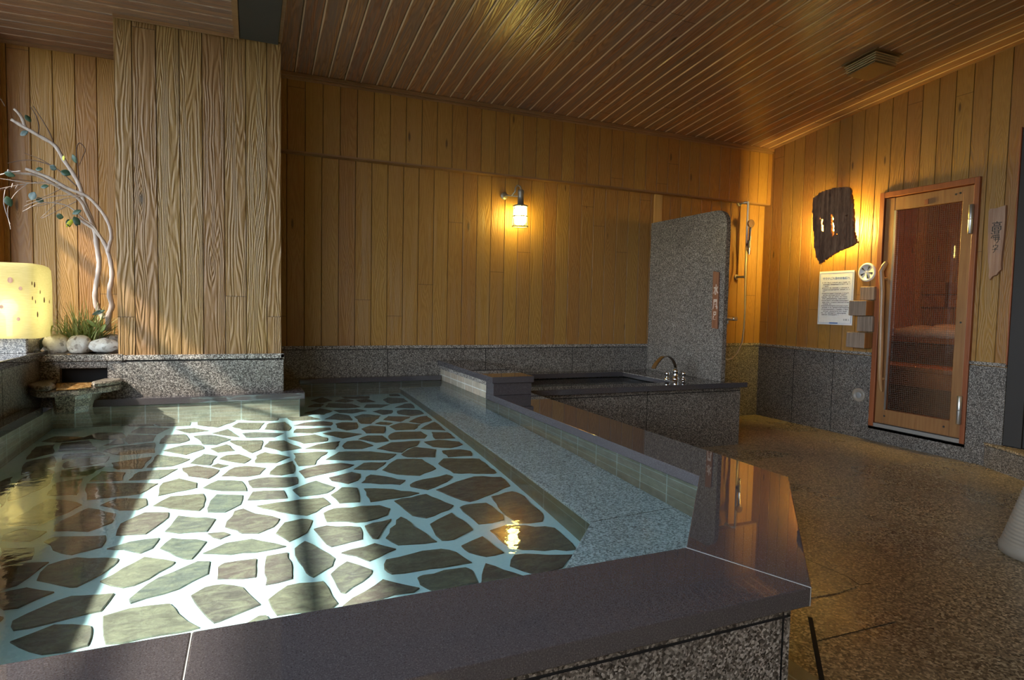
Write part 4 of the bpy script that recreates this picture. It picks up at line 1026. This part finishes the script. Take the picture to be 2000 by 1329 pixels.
# drain cover and drain slot beside the rim corner
b = MB(); pts = [pz(x, y, .004) for x, y in ((1560, 1088), (1588, 1102), (1655, 1130), (1677, 1144), (1640, 1158), (1570, 1170))]
b.prism([(p.x, p.y) for p in reversed(pts)][::1], .0005, .004, 'wet_floor'); o = b.build('drain_cover'); tag(o, 'flat stone drain cover on the wet floor beside the rim corner', 'drain cover')
b = MB()
b.prism([(1.118, .817), (1.128, .807), (1.768, 1.452), (1.758, 1.462)], .0005, .003, 'joint_dark'); o = b.build('floor_gutter'); tag(o, 'narrow dark drain gutter along the foot of pool corner', 'gutter')
b = MB()
for (p, q) in (((1578, 1094), (1655, 1127)), ((1655, 1127), (1679, 1143)), ((1679, 1143), (1700, 1140)), ((1443, 868), (1500, 872)), ((1588, 1255), (1750, 1215)), ((1500, 872), (1560, 885))):
    A = pz(*p, .001); B = pz(*q, .001); d = (B-A).normalized(); nn = Vector((-d.y, d.x, 0))*.0025
    b.poly([A-nn, B-nn, B+nn, A+nn], 'joint_dark')
struct(b.build('trim_5'))
# cream ribbed tub at the right frame edge
P = pz(1970, 1090, 0.0); rv = Vector((_R.x, _R.y, 0)).normalized(); c = P+rv*.165
t = thing('plastic_tub', 'cream ribbed plastic tub standing on wet floor at the right edge', 'tub', (c.x, c.y, 0))
prof = [(.150, 0.0), (.166, .006), (.168, .035), (.160, .05)]
for k in range(16): prof += [(.158-.0042*k, .056+k*.0155), (.158-.0042*k, .060+k*.0155), (.151-.0042*k, .063+k*.0155), (.151-.0042*k, .067+k*.0155)]
prof += [(.075, .315), (.06, .325)]
s1 = MB(); s1.lathe((c.x, c.y, .001), prof, 'cream_plastic', 48); s1.build('body', t)
s1 = MB(); s1.lathe((c.x, c.y, .001), [(.060, .3255), (.056, .335), (.03, .336)], 'cream_plastic', 32); s1.build('cap', t)

# ------------------------------------------------------------------ ceiling vent
P = pz(1708, 112, 2.81)
cs = [pz(1655, 130, 2.82), pz(1709, 99, 2.83), pz(1757, 115, 2.82)]
yc1, yc0 = 3.14, 2.90; xc0, xc1 = 3.87, 4.11
t = thing('ceiling_vent', 'square brown louvred vent hanging on the wooden ceiling at right', 'vent', (3.99, 3.02, 2.83))
def vz(y, z): return z+(3.02-y)*.115
def vbox(name, ins, za, zb, mat):
    a0, a1, b0, b1 = xc0+ins, xc1-ins, yc0+ins, yc1-ins; s1 = MB()
    s1.hexa([(a0, b0, vz(b0, za)), (a1, b0, vz(b0, za)), (a1, b1, vz(b1, za)), (a0, b1, vz(b1, za)), (a0, b0, vz(b0, zb)), (a1, b0, vz(b0, zb)), (a1, b1, vz(b1, zb)), (a0, b1, vz(b1, zb))], mat)
    s1.build(name, t)
vbox('flange', -.012, 2.815, 2.828, 'vent_bronze')
for k in range(4): vbox('louvre', .004*k, 2.799-.014*k, 2.805-.014*k, 'vent_louvre')
vbox('core', .035, 2.76, 2.815, 'joint_dark')
vbox('bottom_plate', .016, 2.743, 2.750, 'vent_bronze')

# ------------------------------------------------------------------ glowing lantern on the ledge
LXc, LYc = -1.17, 3.98
t = thing('paper_lantern', 'square glowing yellow lantern with pressed leaves on the left ledge', 'lantern', (LXc, LYc, .757))
def rsq(cx, cy_, h, r, z, n=6):
    pts = []
    for qx, qy, a0 in ((1, 1, 0), (-1, 1, 90), (-1, -1, 180), (1, -1, 270)):
        for k in range(n+1):
            a = math.radians(a0+90*k/n); pts.append((cx+qx*(h-r)+r*math.cos(a), cy_+qy*(h-r)+r*math.sin(a), z))
    return pts
s1 = MB(); rows = [rsq(LXc, LYc, .150+dh, .035, z) for z, dh in ((.835, 0), (.90, .003), (1.0, .004), (1.12, .004), (1.195, .001), (1.213, -.008), (1.222, -.024))]
s1.grid(rows, 'lantern_skin', True, True); s1.poly(rsq(LXc, LYc, .126, .035, 1.222), 'lantern_skin'); shd = s1.build('shade', t)
s1 = MB(); s1.prism([(p[0], p[1]) for p in rsq(LXc, LYc, .10, .01, 0)], .758, .834, 'granite_smooth'); s1.build('base', t)
s1 = MB(); s1.lathe((LXc+.02, LYc-.085, .945), [(.012, -.10), (.014, 0), (.035, .03), (.038, .06), (.02, .09)], 'lantern_bulb', 20); s1.build('bulb', t)
for k, (lx, ly) in enumerate(((20, 548), (40, 564), (62, 554), (67, 557), (78, 571), (63, 583), (86, 587), (69, 590), (36, 624), (73, 615), (96, 590), (3, 600))):
    face_y = ly; P = py(lx, ly, LYc-.1555)
    if P.x > LXc+.118: P = px(lx, ly, LXc+.1555); ax = Vector((0, 1, 0)); P.x = LXc+.1565
    else: ax = Vector((1, 0, 0)); P.y = LYc-.1565
    w = .008 if k % 3 else .012; s1 = MB()
    pl = [P+ax*w*math.cos(a)+Vector((0, 0, 1))*w*1.15*math.sin(a)*(1.25 if math.sin(a) > 0 else 1) for a in [i*math.pi/4 for i in range(8)]]
    s1.poly(pl, 'old_board'); s1.build('pressed_leaf', shd)

# ------------------------------------------------------------------ rocks
def rock(c, r, seed, label, tilt=0.0):
    random.seed(seed); s1 = MB(); rows = []; ph = [random.uniform(0, 6) for _ in range(6)]
    for i in range(17):
        th = math.pi*i/16; row = []
        for j in range(28):
            p = 2*math.pi*j/28
            k = 1+.07*math.sin(2*p+ph[0])*math.sin(th)+.06*math.sin(3*th+ph[1])+.04*math.sin(5*p+ph[2])*math.sin(th)**2+.03*math.sin(4*p+3*th+ph[3])
            x = r[0]*k*math.sin(th)*math.cos(p); y = r[1]*k*math.sin(th)*math.sin(p); z = r[2]*k*math.cos(th)
            z = max(z, -r[2]*.8)
            row.append((c[0]+x*math.cos(tilt)-z*math.sin(tilt), c[1]+y, c[2]+z+x*math.sin(tilt)*.6))
        rows.append(row)
    s1.grid(rows, 'pebble', True, True); o = s1.build('pebble'); tag(o, label, 'stone', 'white stones along the planter edge'); return o
rock((-1.0, 4.10, .786), (.062, .05, .060), 1, 'rounded white stone at left end of the planter edge', .15)
rock((-.893, 4.09, .784), (.062, .05, .056), 2, 'round white stone in the middle of the planter edge')
rock((-.775, 4.09, .778), (.068, .048, .046), 3, 'flat white stone against the wooden pillar')
rock((-.84, 4.20, .79), (.07, .04, .04), 4, 'white stone lying behind the front stones under the grass')
rock((-.76, 4.24, .79), (.06, .05, .05), 6, 'grey white stone at the foot of the branches')

# ------------------------------------------------------------------ branches, grass, leaves
def cr(org, sc, pts, Y): return [py(org[0]+x/sc, org[1]+y/sc, Y+(d if False else 0)) for x, y in pts]
def smooth(pts, rs, n=4):
    out, ro = [], []
    for i in range(len(pts)-1):
        p0, p1, p2, p3 = pts[max(i-1, 0)], pts[i], pts[i+1], pts[min(i+2, len(pts)-1)]
        for k in range(n):
            u = k/n
            out.append(.5*((2*p1)+(p2-p0)*u+(2*p0-5*p1+4*p2-p3)*u*u+(3*p1-p0-3*p2+p3)*u**3)); ro.append(rs[i]+(rs[i+1]-rs[i])*u)
    out.append(pts[-1]); ro.append(rs[-1]); return out, ro
def limb(pts, Ya, Yb, r0, r1, mat, name, parent, org=(0, 170), sc=2.013):
    n = len(pts); P = [py(org[0]+x/sc, org[1]+y/sc, Ya+(Yb-Ya)*i/(n-1)) for i, (x, y) in enumerate(pts)]
    R = [r0+(r1-r0)*i/(n-1) for i in range(n)]
    P, R = smooth(P, R); R = [r*(1+.09*math.sin(i*1.9)) for i, r in enumerate(R)]
    s1 = MB(); s1.tube(P, R, mat, 10); return s1.build(name, parent)
t = thing('bare_branch', 'pale bare branch rising nearest the pillar and arching left over the lantern', 'branch', (-.80, 4.3, .74))
limb([(425, 960), (428, 900), (440, 860), (430, 810), (440, 750), (437, 700), (425, 650), (405, 605), (370, 560), (340, 540), (310, 520)], 4.27, 4.3, .017, .008, 'branch_bark', 'stem', t)
limb([(425, 650), (432, 615), (438, 590), (430, 545), (400, 490), (345, 432), (270, 400), (190, 355), (100, 322)], 4.27, 4.2, .010, .008, 'branch_bark', 'side_branch', t)
limb([(405, 605), (370, 550), (330, 520), (270, 470), (200, 455), (150, 460), (90, 490)], 4.26, 4.15, .005, .002, 'branch_bark', 'twig', t)
limb([(330, 430), (280, 425), (200, 432), (130, 455), (95, 470)], 4.22, 4.12, .003, .0015, 'branch_bark', 'twig', t)
t = thing('bare_branch', 'thicker branch behind with its stub forked against the siding at upper left', 'branch', (-.88, 4.42, .74))
limb([(410, 910), (380, 860), (375, 810), (384, 750), (390, 690), (380, 620), (372, 560), (350, 500), (330, 450), (318, 400), (290, 345), (250, 285), (215, 230), (150, 190), (90, 155), (45, 128)], 4.42, 4.5, .017, .009, 'branch_bark', 'stem', t)
limb([(97, 155), (90, 130), (75, 105), (55, 85)], 4.5, 4.47, .010, .007, 'branch_bark', 'side_branch', t)
limb([(374, 560), (340, 490), (310, 440), (240, 400), (150, 350), (75, 340), (30, 328)], 4.38, 4.2, .011, .006, 'branch_bark', 'side_branch', t)
limb([(215, 230), (195, 180), (160, 120), (130, 75)], 4.52, 4.6, .004, .002, 'twig_bark', 'twig', t)
limb([(150, 190), (152, 150), (140, 110), (118, 75)], 4.52, 4.6, .004, .002, 'twig_bark', 'twig', t)
limb([(310, 370), (305, 300), (300, 250), (312, 220), (335, 245), (325, 275), (310, 310)], 4.5, 4.56, .0035, .002, 'twig_bark', 'twig', t)
limb([(300, 390), (220, 320), (140, 290), (80, 290), (30, 300)], 4.5, 4.6, .004, .002, 'twig_bark', 'twig', t)
limb([(220, 320), (160, 285), (95, 260)], 4.52, 4.6, .003, .0015, 'twig_bark', 'twig', t)
limb([(20, 75), (5, 50), (-20, 20)], 4.45, 4.4, .003, .002, 'twig_bark', 'twig', t)
t = thing('dry_twig_spray', 'spray of fine pale dry twigs spreading left below the branches', 'twig', (-.95, 4.25, 1.45))
random.seed(11)
for (pts, r) in (([(330, 430), (230, 385), (120, 378), (0, 360)], .0028), ([(290, 410), (180, 375), (80, 385), (0, 400)], .0025), ([(0, 345), (40, 335), (80, 330)], .003), ([(80, 385), (40, 400), (0, 405)], .0016), ([(150, 375), (110, 368), (30, 362)], .0016),
                 ([(330, 430), (250, 440), (170, 465), (115, 470)], .0022), ([(250, 440), (220, 460), (160, 515)], .002), ([(300, 450), (240, 480), (165, 517)], .0025), ([(110, 380), (60, 420), (30, 480), (42, 560)], .002), ([(20, 405), (15, 460), (40, 540)], .002),
                 ([(70, 385), (60, 400)], .0025), ([(50, 380), (45, 395)], .0025), ([(35, 393), (20, 402)], .0025), ([(240, 400), (180, 430), (105, 450)], .0022)):
    limb(pts, 4.28, 4.15, r, r*.6, 'branch_bark' if r > .0019 else 'twig_bark', 'twig', t)
def leaf(P, L, w, ang, mat, parent, pitch=.3, name='leaf'):
    s1 = MB(); rows = []
    d = Vector((math.cos(ang), -.25*math.sin(pitch), math.sin(ang))); sd = Vector((-math.sin(ang), .5, math.cos(ang))).normalized()
    for i in range(7):
        u = i/6; ww = w*math.sin(math.pi*min(1, u*.96+.03))**.8
        c = P+d*L*u+Vector((0, -.1*L*math.sin(math.pi*u), 0))
        rows.append([c-sd*ww, c+Vector((0, ww*.35, 0)), c+sd*ww])
    s1.grid(rows, mat); o = s1.build(name, parent); m_ = o.modifiers.new('thick', 'SOLIDIFY'); m_.thickness = .0008; return o
t = thing('camellia_sprig', 'few dark glossy leaves with a yellow one on the bare branches', 'leaves', (-.9, 4.2, 1.4))
for (x, y, L, w, a, mt) in ((80, 190, .045, .018, .6, 'leaf_blue'), (240, 330, .05, .022, -.4, 'leaf_dark'), (222, 325, .035, .018, 2.6, 'leaf_blue'), (300, 300, .05, .014, 1.9, 'leaf_dark'), (122, 445, .05, .025, 1.2, 'leaf_blue'), (140, 440, .04, .018, -.3, 'leaf_dark'), (250, 512, .035, .018, 3.0, 'leaf_dark'), (268, 520, .045, .015, -1.4, 'leaf_dark'),
                            (290, 510, .055, .018, -1.0, 'leaf_dark'), (285, 500, .05, .016, .5, 'leaf_dark'), (290, 520, .06, .012, -2.2, 'leaf_yellow'), (25, 430, .06, .02, -1.2, 'leaf_dark'), (140, 325, .035, .014, .2, 'leaf_dark'), (100, 110, .045, .014, -1.0, 'leaf_dark'), (60, 350, .05, .016, 2.9, 'leaf_dark'), (160, 395, .04, .014, .3, 'leaf_dark'), (250, 290, .03, .008, 1.5, 'leaf_yellow'), (300, 520, .04, .014, -1.5, 'leaf_blue')):
    leaf(py(x/2.013, 170+y/2.013, 4.2), L, w, a, mt, t)
# grass clump
random.seed(21); b = MB()
base = Vector((-.89, 4.20, .765))
for k in range(420):
    a = random.uniform(0, 2*math.pi); sp = random.uniform(.2, 1.0); L = random.uniform(.18, .40)
    o0 = base+Vector((random.gauss(0, .04), random.gauss(0, .03), 0)); hd = Vector((math.cos(a), math.sin(a)*.6, 0)); w = random.uniform(.003, .0055)
    sd = Vector((-hd.y, hd.x, 0)).normalized()*w; rows = []
    for i in range(7):
        u = i/6; c = o0+hd*L*sp*u+Vector((0, 0, 1))*(L*(1-sp*.35)*(u-.62*sp*u*u)); ww = (1-u)**.6
        c.y = min(c.y, 4.62); c.x = min(c.x, -.705)
        rows.append([c-sd*ww, c+sd*ww])
    b.grid(rows, 'grass_green' if random.random() < .6 else 'grass_pale')
o = b.build('ornamental_grass'); tag(o, 'clump of fine green grass arching behind the white stones', 'grass'); o['kind'] = 'stuff'
t = thing('broadleaf_plant', 'small plant with blue green leaves beside the lantern base', 'plant', (-1.06, 4.12, .74))
s1 = MB(); s1.tube([(-1.05, 4.13, .735), (-1.052, 4.12, .80), (-1.06, 4.10, .84)], .003, 'grass_green', 8); s1.build('stem', t)
for (dx, dz, L, w, a, mt) in ((.0, .10, .09, .016, 2.6, 'leaf_blue'), (-.01, .09, .09, .018, 3.6, 'leaf_blue'), (0, .08, .08, .018, -1.9, 'leaf_blue'), (.02, .10, .07, .016, -1.2, 'leaf_blue'), (.0, .09, .08, .012, .9, 'grass_green'), (-.01, .06, .09, .012, -2.3, 'grass_green'), (.01, .1, .1, .014, 1.9, 'leaf_dark')):
    leaf(Vector((-1.055+dx, 4.08, .745+dz)), L, w, a, mt, t)
for (x, y, L, a) in ((180, 615, .07, .4), (190, 640, .07, 2.4), (195, 650, .06, 1.0)):
    leaf(py(x, y, 4.14), L, .013, a, 'leaf_dark' if a < 1 else 'grass_green', t)
